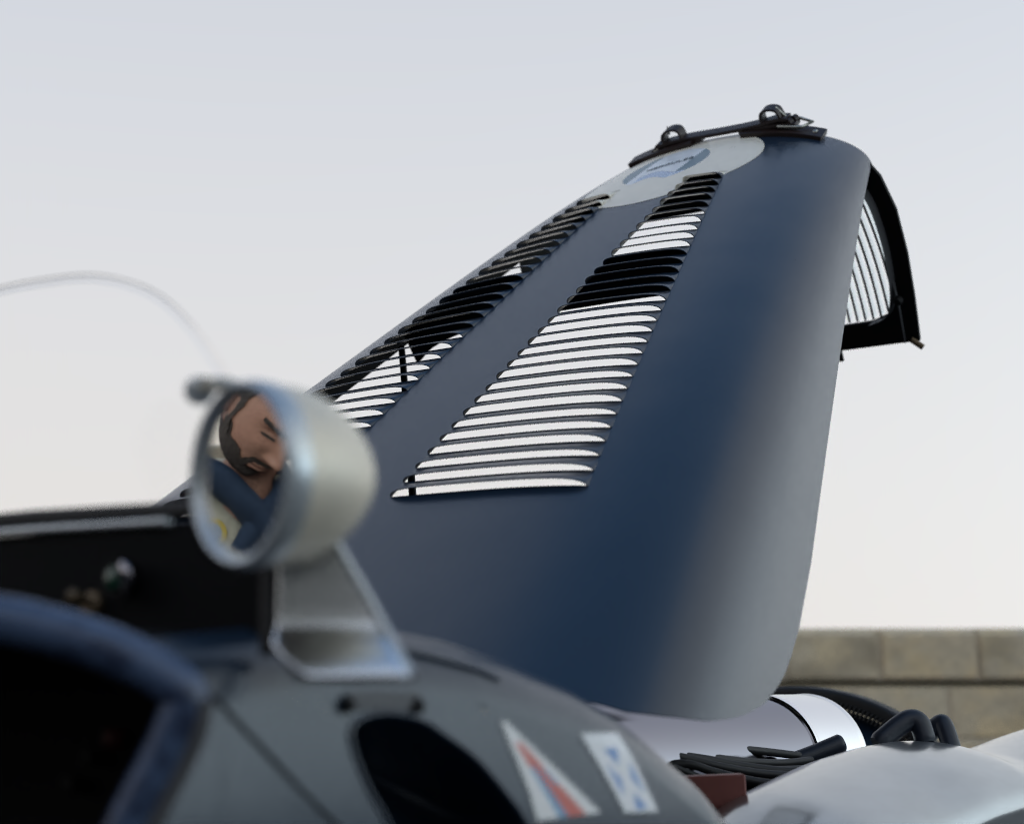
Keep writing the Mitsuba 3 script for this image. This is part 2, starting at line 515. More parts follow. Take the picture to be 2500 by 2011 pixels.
def badge(p, n, uv):
    s, t = uv.x, uv.y
    col = mi.Color3f(*ROUND)
    ds, dt = s - 1.075, t + 0.018
    ring = dr.sqrt(dr.square(ds) + dr.square(dt)) < 0.080
    teal = mi.Color3f(0.105, 0.165, 0.200)
    # pale shield across the disc, its sides bowed
    w = 0.046 - 0.30 * dr.square(ds + 0.02)
    shield = (dr.abs(dt - 0.10 * ds) < w)
    pale = mi.Color3f(0.60, 0.63, 0.66)
    inside = dr.select(shield, pale, teal)
    # chequered ribbon below
    c = 1.022 + 0.012 * dr.sin((t + 0.05) * 60.0)
    rib = (dr.abs(s - c) < 0.014) & (t > -0.052) & (t < 0.042)
    chk = mikit.cell_rand(dr.floor((s + t) / 0.0042), dr.floor((s - t) / 0.0042), 1)
    ck = (dr.floor((s + 0.5 * t) / 0.0045) + dr.floor((t) / 0.0055))
    even = dr.abs(ck - 2 * dr.floor(ck / 2)) < 0.5
    ribc = dr.select(even, mi.Color3f(0.20, 0.29, 0.46), mi.Color3f(0.50, 0.56, 0.66)) * (0.97 + 0.06 * chk)
    edge = dr.abs(dr.abs(s - c) - 0.014) < 0.0010
    inside = dr.select(rib, ribc, inside)
    inside = dr.select(edge & (t > -0.052) & (t < 0.042), mi.Color3f(0.14, 0.18, 0.26), inside)
    inside = dr.select(s < c - 0.014, dr.select(shield, mi.Color3f(*ROUND), inside), inside)
    line = dr.abs(dr.abs(dt - 0.10 * ds) - w) < 0.0008
    inside = dr.select(line & ring, mi.Color3f(0.55, 0.60, 0.64), inside)
    col = dr.select(ring, inside, col)
    # fine scratches
    scr = (dr.abs(s - 1.115 - 0.6 * (t - 0.09)) < 0.0006) & (dr.abs(t - 0.092) < 0.006)
    col = dr.select(scr, mi.Color3f(0.15, 0.15, 0.14), col)
    return col * (0.96 + 0.08 * mikit.fbm(s * 40, t * 40, 0, 3))


scene['badge_print'] = principled(mikit.proc(badge), 0.3, specular=0.5, clearcoat=0.6, clearcoat_gloss=0.95)
disc = Polygon([(RND_S + RND_R * math.cos(a), RND_R * math.sin(a)) for a in np.linspace(0, 2 * np.pi, 121)[:-1]])
for j in range(22, 31):
    s0, s1 = j * PIT - 0.0035, j * PIT + PIT * 1.0
    for sd in (1, -1):
        q = Polygon([(s0, sd * (row_a(s0) - 0.004)), (s0, sd * (row_b(s0) + 0.004)), (s1, sd * (row_b(s1) + 0.004)), (s1, sd * (row_a(s1) - 0.004))])
        disc = disc.difference(q)
disc = max(getattr(disc, 'geoms', [disc]), key=lambda g: g.area)
disc = disc.intersection(sbox(0.7, -0.3, S_FRONT - 0.002, 0.3))
m, ab = patch(disc, lambda a, b: on_bonnet(a, b, 0.0007), 0.010)
m = up_facing(m, BN)
add('race_car__bonnet__roundel', m, 'badge_print', smooth=True, uv=ab, label='pale painted roundel with a club badge')
word = meshkit.text_mesh('HERCULES', 0.012, 0.0004, bold=True)
wv = np.array(word.vertices)
L = wv[:, 0].max()
ang = math.radians(16)
lx, ly = wv[:, 0] - L / 2, wv[:, 1] - 0.006
lx *= 0.088 / L
tt = -0.012 + lx * math.cos(ang) - ly * math.sin(ang)
ss = 1.080 + lx * math.sin(ang) + ly * math.cos(ang)
word.vertices = on_bonnet(ss, tt, 0.0011 + wv[:, 2])
add('race_car__bonnet__lettering', word, 'dark_print', smooth=False)

# stiffener across the inside of the bonnet
rib_t = np.linspace(-0.90, 0.90, 31)
sr = 0.650
pts_top = on_bonnet(sr, rib_t * W_(sr), -0.004)
rv = np.concatenate([pts_top, pts_top - BN * 0.066, pts_top - BN * 0.066 + BE * 0.02, pts_top + BE * 0.02])
k = len(rib_t)
rf = [[a * k + i, a * k + i + 1, ((a + 1) % 4) * k + i + 1, ((a + 1) % 4) * k + i] for a in range(4) for i in range(k - 1)]
add('race_car__bonnet__cross_rib', tm(rv, np.array(rf)), 'black_paint', smooth=False)

# front plate of the bonnet with the mouth, black inside
out_r = [(0.0, 0.052), (0.10, 0.058), (0.15, 0.066), (0.20, 0.080), (0.235, 0.097), (0.262, 0.121), (0.285, 0.15), (0.298, 0.178), (0.307, 0.244), (0.302, 0.33), (0.290, 0.415), (0.2745, 0.503)]
left_r = [(-0.012, 0.503), (-0.012, 0.18), (-0.20, 0.178), (-0.288, 0.172), (-0.285, 0.15), (-0.262, 0.121), (-0.235, 0.097), (-0.20, 0.080), (-0.15, 0.066), (-0.10, 0.058)]
outline = Polygon([(x, -y) for x, y in out_r] + [(x, -y) for x, y in left_r])
in_r = [(0.006, 0.178), (0.24, 0.178), (0.263, 0.186), (0.272, 0.21), (0.276, 0.245), (0.275, 0.30), (0.268, 0.36), (0.256, 0.41), (0.238, 0.440), (0.20, 0.452), (0.006, 0.455)]
mouth_r = Polygon([(x, -y) for x, y in in_r])
plate2 = outline.difference(mouth_r)
pl = trimesh.creation.extrude_polygon(plate2, 0.007, engine='earcut')


def to_plate(v, s_at):
    v = np.asarray(v)
    return bp(s_at + v[:, 2], v[:, 0], v[:, 1])


pl.vertices = to_plate(pl.vertices, 1.196)
add('race_car__grille__frame', pl, 'black_paint', smooth=30)
# inward flange behind the mouth's edge: folded lip, its lit edge put in as a lighter grey
lip = spline([(x, y) for x, y in in_r[1:-1]], 60)
lipv = np.array([[x, -y, 0] for x, y in lip])
band = np.vstack([to_plate(lipv, 1.196), to_plate(lipv * [0.982, 0.995, 1], 1.176)])
k = len(lipv)
add('race_car__grille__mouth_lip', tm(band, np.array([[i, i + 1, k + i + 1, k + i] for i in range(k - 1)])), 'grey_trim', smooth=60)
for i in range(20):
    x = 0.0145 + i * 0.0155
    ytop = 0.19 + (0.02 if x > 0.245 else 0.0)
    ybot = 0.449 - max(0, (x - 0.20)) ** 2 * 10
    if x > 0.262:
        continue
    ys = np.linspace(ytop, ybot, 12)
    bow = 0.012 * np.sin(np.pi * (ys - 0.17) / 0.3)
    path = bp(1.198 + bow, x + 0.004 * np.sin(np.pi * (ys - 0.17) / 0.3), -ys)
    kk = len(path)
    w_, d_ = 0.0017, 0.017
    v = np.concatenate([path - BX * w_, path + BX * w_, path + BX * w_ * 0.5 + BE * d_, path - BX * w_ * 0.5 + BE * d_])
    f = [[a * kk + q, a * kk + q + 1, ((a + 1) % 4) * kk + q + 1, ((a + 1) % 4) * kk + q] for a in range(1, 4) for q in range(kk - 1)]
    bl = tm(v, np.array(f)); bl.fix_normals()
    name = add('race_car__grille__bar', bl, 'blade_aluminium', smooth=False)
    back = sweep(path - BE * 0.0012, rrect(0.0042, 0.0024, 0.0008, 2), up=BN)
    add('race_car__grille__bar_back_shade', sweep(path - BE * 0.0012, rrect(0.0042, 0.0024, 0.0008, 2), up=BE), 'black_paint', smooth=False)  # black strip: shade on the backs of the bars put into colour
# catch on the frame: lever, knob and pins
lev = bp(np.array([1.19, 1.186, 1.19]), np.array([0.263, 0.2615, 0.2495]), -np.array([0.375, 0.42, 0.500]))
add('race_car__grille__catch_lever', sweep(spline(lev, 16), rrect(0.004, 0.010, 0.0015), up=BE, scale=np.linspace(1, 0.5, 17)), 'grey_trim', smooth=40)
add('race_car__grille__knob', lathe([(0, 0.0), (0, 0.008), (0.006, 0.009), (0.012, 0.006), (0.013, 0)], bp(1.183, 0.2665, -0.409), -BE, 20), 'black_paint')
add('race_car__grille__pin', tube(bp(np.array([1.19, 1.19]), np.array([0.262, 0.279]), -np.array([0.495, 0.514])), 0.0055, 10), 'brass')
add('race_car__grille__pin', tube(bp(np.array([1.19, 1.19]), np.array([0.121, 0.119]), -np.array([0.500, 0.520])), 0.005, 10), 'black_paint')

# leather strap across the nose with two buckles, on riveted leather pads


def strap_pt(t, n, ds=0.0):
    return bp(np.full(np.shape(t), 1.198 + ds), t, -np.asarray(n))


def pad(t0, t1, w, thick, ds):
    t = np.linspace(t0, t1, 15)
    s = 1.196 + ds
    base = on_bonnet(np.full(15, min(s, S_FRONT)), t, 0.001)
    return sweep(base + BN * thick / 2, rrect(w, thick, 0.0016, 3), up=BN)


add('race_car__bonnet_strap__pad', pad(0.085, 0.226, 0.036, 0.0105, -0.004), 'strap_leather', smooth=40)
add('race_car__bonnet_strap__pad', pad(-0.148, -0.012, 0.036, 0.0105, -0.004), 'strap_leather', smooth=40)
sp = spline([(-0.100, 0.0455), (-0.075, 0.036), (-0.030, 0.0345), (0.035, 0.0375), (0.085, 0.0390), (0.125, 0.0385), (0.155, 0.0370), (0.172, 0.0400)], 60)
add('race_car__bonnet_strap__belt', sweep(strap_pt(sp[:, 0], sp[:, 1]), rrect(0.027, 0.0070, 0.002, 3), up=BN), 'strap_leather', smooth=40, label='dark leather strap stretched over the nose')


# the doubled ends of the strap, folded back under the buckles
for q2 in ([(-0.105, 0.0520), (-0.075, 0.0445), (-0.030, 0.0425), (0.005, 0.0405)], [(0.078, 0.0440), (0.115, 0.0455), (0.150, 0.0465), (0.185, 0.0530)]):
    q2 = spline(q2, 30)
    add('race_car__bonnet_strap__fold', sweep(strap_pt(q2[:, 0], q2[:, 1]), rrect(0.026, 0.0090, 0.002, 3), up=BN), 'strap_leather', smooth=40)
add('race_car__bonnet_strap__keeper', sweep(strap_pt(*spline([(-0.070, 0.040), (-0.070, 0.022), (-0.060, 0.0135), (-0.044, 0.0125), (-0.035, 0.019), (-0.033, 0.035)], 36).T), rrect(0.0046, 0.026, 0.0015, 3), up=BE), 'strap_leather', smooth=40)
add('race_car__bonnet_strap__keeper', sweep(strap_pt(*spline([(0.1255, 0.040), (0.1265, 0.024), (0.134, 0.0165), (0.146, 0.0160), (0.157, 0.021), (0.161, 0.034)], 36).T), rrect(0.0046, 0.026, 0.0015, 3), up=BE), 'strap_leather', smooth=40)
# right buckle: frame, roller loops and tongue
fr = [strap_pt(0.153, 0.0470, -0.013), strap_pt(0.186, 0.0555, -0.013), strap_pt(0.194, 0.0585, -0.011), strap_pt(0.208, 0.0595, 0.008), strap_pt(0.187, 0.0495, 0.012), strap_pt(0.165, 0.0420, 0.012)]
add('race_car__bonnet_strap__buckle', tube(np.array(fr), 0.0029, 10), 'buckle_steel', smooth=50)
add('race_car__bonnet_strap__buckle_tongue', tube(np.array([strap_pt(0.1545, 0.0170), strap_pt(0.168, 0.0385)]), 0.0026, 10), 'buckle_steel', smooth=50)
for q, ds in ((0.172, -0.005), (0.179, 0.006)):
    add('race_car__bonnet_strap__roller', lathe([(-0.0045, 0.0), (-0.0045, 0.0080), (0.0045, 0.0080), (0.0045, 0.0)], strap_pt(q, 0.0475, ds), BX * 0.35 + BE * 0.9, 24), 'strap_leather', smooth=40)
fl = [strap_pt(-0.084, 0.0405, -0.012), strap_pt(-0.124, 0.0550, -0.012), strap_pt(-0.128, 0.0570, 0.0), strap_pt(-0.122, 0.0550, 0.012), strap_pt(-0.085, 0.0415, 0.012)]
add('race_car__bonnet_strap__buckle', tube(np.array(fl), 0.0024, 10), 'buckle_steel', smooth=50)
add('race_car__bonnet_strap__buckle_tongue', tube(np.array([strap_pt(-0.0575, 0.0060), strap_pt(-0.0590, 0.0220)]), 0.0019, 8, scale=[0.5, 1.3]), 'buckle_steel', smooth=50)
add('race_car__bonnet_strap__roller', lathe([(-0.011, 0.0), (-0.011, 0.0105), (0.011, 0.0105), (0.011, 0.0)], strap_pt(-0.082, 0.0420, 0), BE, 24), 'strap_leather', smooth=40)
for t_ in (0.214, 0.100):
    add('race_car__bonnet_strap__rivet', lathe([(0, 0.005), (0.002, 0.004), (0.003, 0.0)], on_bonnet(1.19, t_, 0.0118), BN, 14), 'buckle_steel')

# stay that holds the bonnet up, seen through the louvres
add('race_car__bonnet_stay__rod', tube(np.array([[-0.300, 1.960, 1.488], [-0.263, 1.921, 1.444], [-0.107, 1.754, 1.244], [0.235, 1.390, 0.800]]), 0.0055, 10), 'black_paint')
# ------------------------------------------------------------------ the car: scuttle and flanks
CY = np.array([0.30, 0.60, 0.72, 0.795, 0.845, 0.908, 0.968, 1.049, 1.108, 1.17, 1.238, 1.31, 1.45, 1.70, 2.2, 2.9])
CZ = np.array([0.955, 0.972, 0.986, 0.9885, 0.987, 0.982, 0.971, 0.952, 0.934, 0.908, 0.877, 0.836, 0.77, 0.72, 0.70, 0.66])
XC, RS = 0.617, 0.050


def zcrest(y): return np.interp(y, CY, CZ)
def ztop(y): return np.interp(y, [0.72, 0.80, 0.95, 1.215, 1.25], [1.052, 1.045, 1.012, 0.950, 0.93])


def shell(y, v):
    """The body's skin: v from 0 (centreline) through 1 (crest of the shoulder) and 2 (flank begins) to 3 (sill)."""
    y, v = np.broadcast_arrays(np.asarray(y, float), np.asarray(v, float))
    zc, zt = zcrest(y), ztop(y)
    k = np.clip(v, 0, 1)
    x = XC * k
    z = zt - (zt - zc) * k ** 3
    slope = np.arctan(3 * (zt - zc) / XC)
    a = slope + (np.pi / 2 - 0.06 - slope) * np.clip(v - 1, 0, 1)
    cx, cz = XC - RS * np.sin(slope), zc - RS * np.cos(slope)
    arc_ = v > 1
    x = np.where(arc_, cx + RS * np.sin(a), x)
    z = np.where(arc_, cz + RS * np.cos(a), z)
    q = np.clip(v - 2, 0, 1)
    x = np.where(v > 2, x + 0.05 * q - 0.09 * q * q, x)
    z = np.where(v > 2, z - 0.62 * q * 0.9, z)
    return np.stack([x, y, z], -1)


# flank patch coordinates: (y, v / 10) so that holes and stickers can be cut to shape
def flank_v(y, z):
    """v of the skin at height z on the outside of the shoulder."""
    y, z = np.asarray(y, float), np.asarray(z, float)
    zc, zt = zcrest(y), ztop(y)
    slope = np.arctan(3 * (zt - zc) / XC)
    z2 = zc - RS * np.cos(slope) + RS * np.cos(np.pi / 2 - 0.06)
    a = np.arccos(np.clip((z - zc + RS * np.cos(slope)) / RS, -1, 1))
    return np.where(z < z2, 2 + (z2 - z) / 0.558, 1 + np.clip((a - slope) / (np.pi / 2 - 0.06 - slope), 0, 1))


def to_yw(pts):
    p = np.asarray(pts, float)
    return np.column_stack([p[:, 0], flank_v(p[:, 0], p[:, 1]) / 10])


def nrm(y, v):
    e = 1e-3
    a = shell(y + e, v) - shell(y - e, v)
    b = shell(y, v + e) - shell(y, v - e)
    n = np.cross(b, a)
    return n / np.linalg.norm(n, axis=-1, keepdims=True)


def flank(y, z, out=0.0):
    return on_flank(y, flank_v(y, z) / 10, out)


def on_flank(a, b, out=0.0):
    y, v = np.asarray(a, float), np.asarray(b, float) * 10
    n = nrm(y, v)
    n = n * np.sign(n[..., :1] + 1e-9)
    return shell(y, v) + out * n


# scuttle top with shoulders, both sides, as far as the bonnet opening
ys = np.concatenate([np.linspace(0.722, 1.215, 40)])
vv = np.linspace(0, 1, 20)
Yg, Vg = np.meshgrid(ys, vv, indexing='ij')
P = shell(Yg, Vg)
Pm = P * np.array([-1, 1, 1])


def grid_mesh(P):
    a, b = P.shape[:2]
    f = np.array([[i * b + j, i * b + j + 1, (i + 1) * b + j + 1, (i + 1) * b + j] for i in range(a - 1) for j in range(b - 1)])
    return tm(P.reshape(-1, 3), f)


top = grid_mesh(np.concatenate([Pm[:, ::-1], P[:, 1:]], 1))
add('race_car__scuttle', up_facing(top, (0, 0, 1)), 'navy_paint', smooth=True, label='dark blue scuttle between windscreen and bonnet')
# right flank with the vent hole and the door's shut line
vent = [(0.773, 0.918), (0.776, 0.925), (0.786, 0.930), (0.805, 0.9325), (0.825, 0.931), (0.847, 0.926), (0.864, 0.918), (0.887, 0.907), (0.906, 0.895), (0.930, 0.876), (0.949, 0.859), (0.955, 0.845), (0.930, 0.832), (0.87, 0.828), (0.82, 0.845), (0.802, 0.869), (0.790, 0.883), (0.779, 0.902)]
vent_poly = Polygon(to_yw(spline(vent + vent[:1], 90)[:-1]))
gl = spline([(0.640, 0.962), (0.655, 0.948), (0.692, 0.918), (0.729, 0.8880), (0.798, 0.836), (0.977, 0.70), (0.997, 0.28)], 60)
gw = to_yw(gl)
gw = np.vstack([[gw[0, 0] - 0.012, 0.098], gw])
gap = Polygon(np.vstack([gw + [0.0026, 0], (gw - [0.0026, 0])[::-1]]))
flank_poly = sbox(0.622, 0.1, 1.62, 0.3)
pieces = flank_poly.difference(vent_poly.buffer(0.0003)).difference(gap)
geoms = sorted(getattr(pieces, 'geoms', [pieces]), key=lambda g: g.centroid.x)


m, _ = patch(geoms[-1], on_flank, 0.014)
mfl = up_facing(m, (1, 0, 0.2))
# shoulder ahead of the scuttle, along the engine bay
ys2 = np.linspace(1.215, 3.05, 70)
P2 = shell(*np.meshgrid(ys2, np.linspace(0.93, 1, 5), indexing='ij'))
lip_in = P2[:, :1] - np.array([0.0, 0, 0.07])
wing = grid_mesh(np.concatenate([lip_in, P2], 1))
side_ = grid_mesh(shell(*np.meshgrid(np.linspace(1.62, 3.05, 40), np.linspace(1, 3, 24), indexing='ij')))
wing = cat(up_facing(wing, (0.3, 0, 1)), up_facing(side_, (1, 0, 0.2)))
add('race_car__front_wing', wing, 'navy_paint', smooth=50)
add('race_car__flank', mfl, 'navy_paint', smooth=True, label='right flank with a dark oval air vent and two stickers')
door = [g for g in geoms[:-1] if g.area > 0.001]
m, _ = patch(max(door, key=lambda g: g.area), on_flank, 0.014)
add('race_car__door', up_facing(m, (1, 0, 0.2)), 'navy_paint', smooth=True)
# behind the shut line
gm, _ = patch(gap.buffer(0.006).intersection(flank_poly), lambda a, b: on_flank(a, b, -0.008), 0.02)
add('race_car__door_jamb', up_facing(gm, (1, 0, 0.2)), 'black_paint', smooth=True)
# left side, mirrored and plain
ysl = np.linspace(0.60, 3.05, 60)
Pl = shell(*np.meshgrid(ysl, np.linspace(1, 3, 24), indexing='ij')) * np.array([-1, 1, 1])
add('race_car__flank', up_facing(grid_mesh(Pl), (-1, 0, 0.2)), 'navy_paint', smooth=True, label='plain left flank of the car')
Pl2 = shell(*np.meshgrid(ys2, np.linspace(0.93, 1, 5), indexing='ij')) * np.array([-1, 1, 1])
add('race_car__front_wing', up_facing(grid_mesh(np.concatenate([Pl2[:, :1] - np.array([0, 0, 0.07]), Pl2], 1)), (-0.3, 0, 1)), 'navy_paint', smooth=50)

# vent: rolled lip and dark duct
ve = np.array(vent_poly.exterior.coords)[:-1]
ve = np.vstack([ve[::2], ve[:1]])
loop = on_flank(ve[:, 0], ve[:, 1], 0.0)
c0 = loop.mean(0)
depth_rows = [loop, loop - np.array([0.006, 0, 0.001]), c0 + (loop - c0) * 0.97 - np.array([0.03, -0.01, 0]), c0 + (loop - c0) * 0.85 - np.array([0.09, -0.04, 0]), c0 + (loop - c0) * 0.05 - np.array([0.12, -0.06, 0])]
add('race_car__vent__duct', grid_mesh(np.array(depth_rows)), 'navy_paint', smooth=True)
add('race_car__vent__lip', sweep(loop, circle(0.0022, 8), up=(1, 0.1, 0.1), caps=False), 'navy_paint', smooth=60)
# small plate with two screws above the vent
plp = Polygon([(0.768, 0.9365), (0.772, 0.9455), (0.838, 0.9452), (0.842, 0.9358), (0.825, 0.934), (0.79, 0.9345)])
m, _ = patch(Polygon(to_yw(plp.exterior.coords)), lambda a, b: on_flank(a, b, 0.0025), 0.01)
add('race_car__vent__plate', up_facing(m, (1, 0, 0.2)), 'grey_trim', smooth=True)
for (yy, zz) in ((0.7705, 0.9375), (0.8365, 0.9363)):
    q = flank(np.array([yy]), np.array([zz]), 0.002)[0]
    add('race_car__vent__screw', lathe([(0, 0.0055), (0.003, 0.0050), (0.0045, 0.003), (0.0045, 0)], q, (1, 0, 0.25), 16), 'black_paint')
# low raised strip added ahead of the mirror, standing in for a reflection
for k in range(1):
    a = spline([(0.832, 0.976), (0.87, 0.970), (0.91, 0.962), (0.937, 0.954)], 20)
    path = flank(a[:, 0], a[:, 1], 0.001)
    add('race_car__scuttle__reflection_strip', sweep(path, rrect(0.012, 0.004, 0.0018, 3), up=(0.5, 0, 0.86), scale=np.linspace(1.2, 0.4, len(path))), 'navy_paint', smooth=60)


def pennant(p, n, uv):
    y, z = uv.x, uv.y
    # position along the pennant from its point, and across it
    ay, az = 0.93, 0.924
    dy, dz = y - ay, z - az
    k = dr.maximum(-dz / 0.063, 1e-4)
    l, r = 0.035 * k, 0.121 * k
    w = (dy - l) / dr.maximum(r - l, 1e-5)
    col = mi.Color3f(0.70, 0.68, 0.67)
    core_ = (w > 0.27) & (w < 0.66) & (k > 0.22)
    red = mi.Color3f(0.55, 0.14, 0.11)
    blue = mi.Color3f(0.16, 0.30, 0.46)
    c = dr.select((w < 0.40) & (k > 0.5), blue, red)
    c = dr.select((w > 0.58) & (k > 0.52) & (k < 0.72), blue, c)
    return dr.select(core_, c, col)


def saltire(p, n, uv):
    y, z = uv.x, uv.y
    k = (0.914 - z) / 0.060
    l = 1.029 + 0.057 * k
    r = 1.090 + 0.052 * k
    w = (y - l) / (r - l)
    col = mi.Color3f(0.72, 0.71, 0.72)
    field = (w > 0.2) & (w < 0.82) & (k > 0.2) & (k < 1.0)
    a, b = (w - 0.2) / 0.62, (k - 0.2) / 0.80
    cross = (dr.abs(a - b) < 0.22) | (dr.abs(a + b - 1) < 0.22)
    return dr.select(field & ~cross, mi.Color3f(0.14, 0.25, 0.50), col)


scene['pennant_print'] = principled(mikit.proc(pennant), 0.35, specular=0.4)
scene['saltire_print'] = principled(mikit.proc(saltire), 0.35, specular=0.4)
for nm, poly, mt, lb in (('pennant_sticker', [(0.927, 0.925), (0.933, 0.925), (1.023, 0.872), (1.051, 0.855), (0.965, 0.855), (0.957, 0.875)], 'pennant_print', 'white triangular sticker with red and blue marks'),
                         ('flag_sticker', [(1.029, 0.914), (1.090, 0.913), (1.129, 0.866), (1.142, 0.850), (1.086, 0.853), (1.073, 0.869)], 'saltire_print', 'white bordered sticker with a blue saltire flag')):
    q = np.array(Polygon(poly).segmentize(0.008).exterior.coords)[:-1]
    m, ab = patch(Polygon(to_yw(q)), lambda a, b: on_flank(a, b, 0.0012), 0.006)
    ab = np.array(m.vertices)[:, 1:]
    up_facing(m, (1, 0, 0.2))
    add('race_car__flank__' + nm, m, mt, smooth=True, uv=ab, label=lb)

# ------------------------------------------------------------------ the car: cockpit
dash = rbox([1.16, 0.02, 0.56], 0.006, (0.053, 0.728, 0.776))
add('race_car__dashboard', dash, 'black_crackle', smooth=30, label='black dashboard below the windscreen')
add('race_car__dashboard__top_trim', sweep(np.array([[-0.40, 0.716, 1.0580], [0.1, 0.716, 1.0588], [0.40, 0.716, 1.0578], [0.545, 0.716, 1.0555]]), rrect(0.007, 0.0052, 0.002, 3), up=(0, 0, 1)), 'rim_aluminium', smooth=40)
add('race_car__dashboard__padding', sweep(np.array([[-0.40, 0.722, 1.0665], [0.1, 0.722, 1.067], [0.40, 0.722, 1.0668], [0.62, 0.722, 1.061]]), rrect(0.012, 0.0115, 0.004, 4), up=(0, 0, 1)), 'rubber', smooth=40)
add('race_car__dashboard__warning_lamp', lathe([(0, 0.0095), (0.006, 0.0095), (0.011, 0.007), (0.013, 0)], (0.505, 0.716, 1.020), (0, -1, 0), 24), 'lamp_green')
add('race_car__dashboard__lamp_bezel', lathe([(0, 0.0118), (0.005, 0.0125), (0.010, 0.0115), (0.010, 0.0097), (0.0, 0.0097)], (0.505, 0.716, 1.020), (0, -1, 0), 28), 'black_paint')
add('race_car__dashboard__switch_bracket', sweep(spline([(0.512, 0.706, 1.0225), (0.520, 0.700, 1.026), (0.526, 0.700, 1.020), (0.522, 0.702, 1.010), (0.516, 0.706, 1.006)], 20), rrect(0.008, 0.004, 0.0015, 2), up=(0, 1, 0)), 'chrome', smooth=50)
for (x, z, r) in ((0.474, 1.004, 0.006), (0.612, 0.957, 0.0065)):
    add('race_car__dashboard__toggle', lathe([(0, r * 1.5), (0.004, r * 1.3), (0.005, r * 0.5), (0.022, r * 0.8), (0.026, 0)], (x, 0.716, z), (0.15, -1, 0.2), 16), 'brass')
add('race_car__dashboard__red_lamp', lathe([(0, 0.007), (0.006, 0.007), (0.010, 0.004), (0.011, 0)], (0.504, 0.716, 0.916), (0, -1, 0), 20), 'lamp_red')
for (x, z) in ((0.487, 0.903), (0.47, 0.885)):
    add('race_car__dashboard__knob', lathe([(0, 0.005), (0.012, 0.006), (0.014, 0)], (x, 0.716, z), (0, -1, 0), 16), 'black_paint')
# dark cockpit tub
tub = trimesh.creation.box([1.16, 1.30, 0.50]); tub.apply_translation([0, 0.06, 0.55])
tub = trimesh.Trimesh(tub.vertices, tub.faces[np.abs(tub.face_normals[:, 2] - 1) > 0.1], process=False)
add('race_car__cockpit_tub', tub, 'black_crackle', smooth=False)
# padded blue edge of the cockpit
pad_path = spline([(-0.56, 0.600, 0.960), (-0.30, 0.500, 0.985), (0.10, 0.455, 0.992), (0.42, 0.468, 0.9925), (0.545, 0.515, 0.991), (0.575, 0.540, 0.989), (0.607, 0.563, 0.983), (0.640, 0.591, 0.970), (0.661, 0.610, 0.956), (0.6715, 0.6195, 0.944), (0.668, 0.6185, 0.931), (0.659, 0.616, 0.9115), (0.6475, 0.611, 0.888), (0.630, 0.605, 0.855)], 110)
add('race_car__cockpit_rim', sweep(pad_path, circle(0.0140, 20), up=(0.5, -0.8, 0.1), scale=np.linspace(1.0, 0.88, len(pad_path))), 'blue_leather', smooth=60, label='padded blue leather edge of the cockpit')
pq = pad_path[:np.argmax(pad_path[:, 0])]
pq = pq[pq[:, 0] < 0.600]
shelf = np.stack([pq - [0, 0, 0.006], np.column_stack([pq[:, 0], np.full(len(pq), 0.7175), np.minimum(pq[:, 2] - 0.006, 0.985)])])
add('race_car__dashboard__shelf', up_facing(grid_mesh(shelf), (0, 0, 1)), 'black_crackle', smooth=True)
trim_path = spline([(0.683, 0.622, 0.943), (0.6785, 0.6225, 0.925), (0.669, 0.620, 0.905), (0.6545, 0.614, 0.875), (0.64, 0.61, 0.85)], 30)
add('race_car__cockpit_rim__beading', tube(trim_path, 0.0055, 12), 'grey_trim', smooth=60)

# ------------------------------------------------------------------ windscreen
wtop = [(0.18, 1.060), (0.185, 1.13), (0.21, 1.193), (0.25, 1.230), (0.31, 1.2465), (0.384, 1.2470), (0.441, 1.2395), (0.499, 1.2185), (0.541, 1.190), (0.570, 1.163), (0.588, 1.144), (0.606, 1.115), (0.615, 1.075), (0.616, 1.050)]
wt = spline(wtop, 80)


def screen_y(x): return 0.712 + 0.03 * (1 - ((np.asarray(x) - 0.40) / 0.24) ** 2)


wpoly = Polygon(np.vstack([wt, [(0.18, 1.05)]]))
m, ab = patch(wpoly.buffer(-0.0005), lambda a, b: np.stack([a, screen_y(a), b], -1), 0.02)
add('race_car__windscreen', up_facing(m, (0, -1, 0)), 'perspex', smooth=True, label='curved clear perspex windscreen')
add('race_car__windscreen__edge', sweep(np.stack([wt[:, 0], screen_y(wt[:, 0]), wt[:, 1]], -1), rrect(0.0052, 0.0050, 0.0020, 4), up=(0, 1, 0)), 'perspex_edge', smooth=50)
# clip that holds the screen, near the mirror
add('race_car__windscreen__clip', lathe([(-0.003, 0), (-0.003, 0.0085), (0.003, 0.0085), (0.004, 0.006), (0.004, 0)], (0.6390, 0.652, 1.1225), (0.57, -0.80, -0.1), 24), 'rim_aluminium', smooth=40)
add('race_car__windscreen__clip_screw', lathe([(0, 0.003), (0.004, 0.003), (0.004, 0)], (0.6485, 0.649, 1.1262), (0.57, -0.80, -0.1), 12), 'black_paint')
add('race_car__windscreen__stay', tube(np.array([[0.645, 0.650, 1.1245], [0.662, 0.648, 1.1235], [0.682, 0.652, 1.117]]), 0.0045, 10), 'buckle_steel')

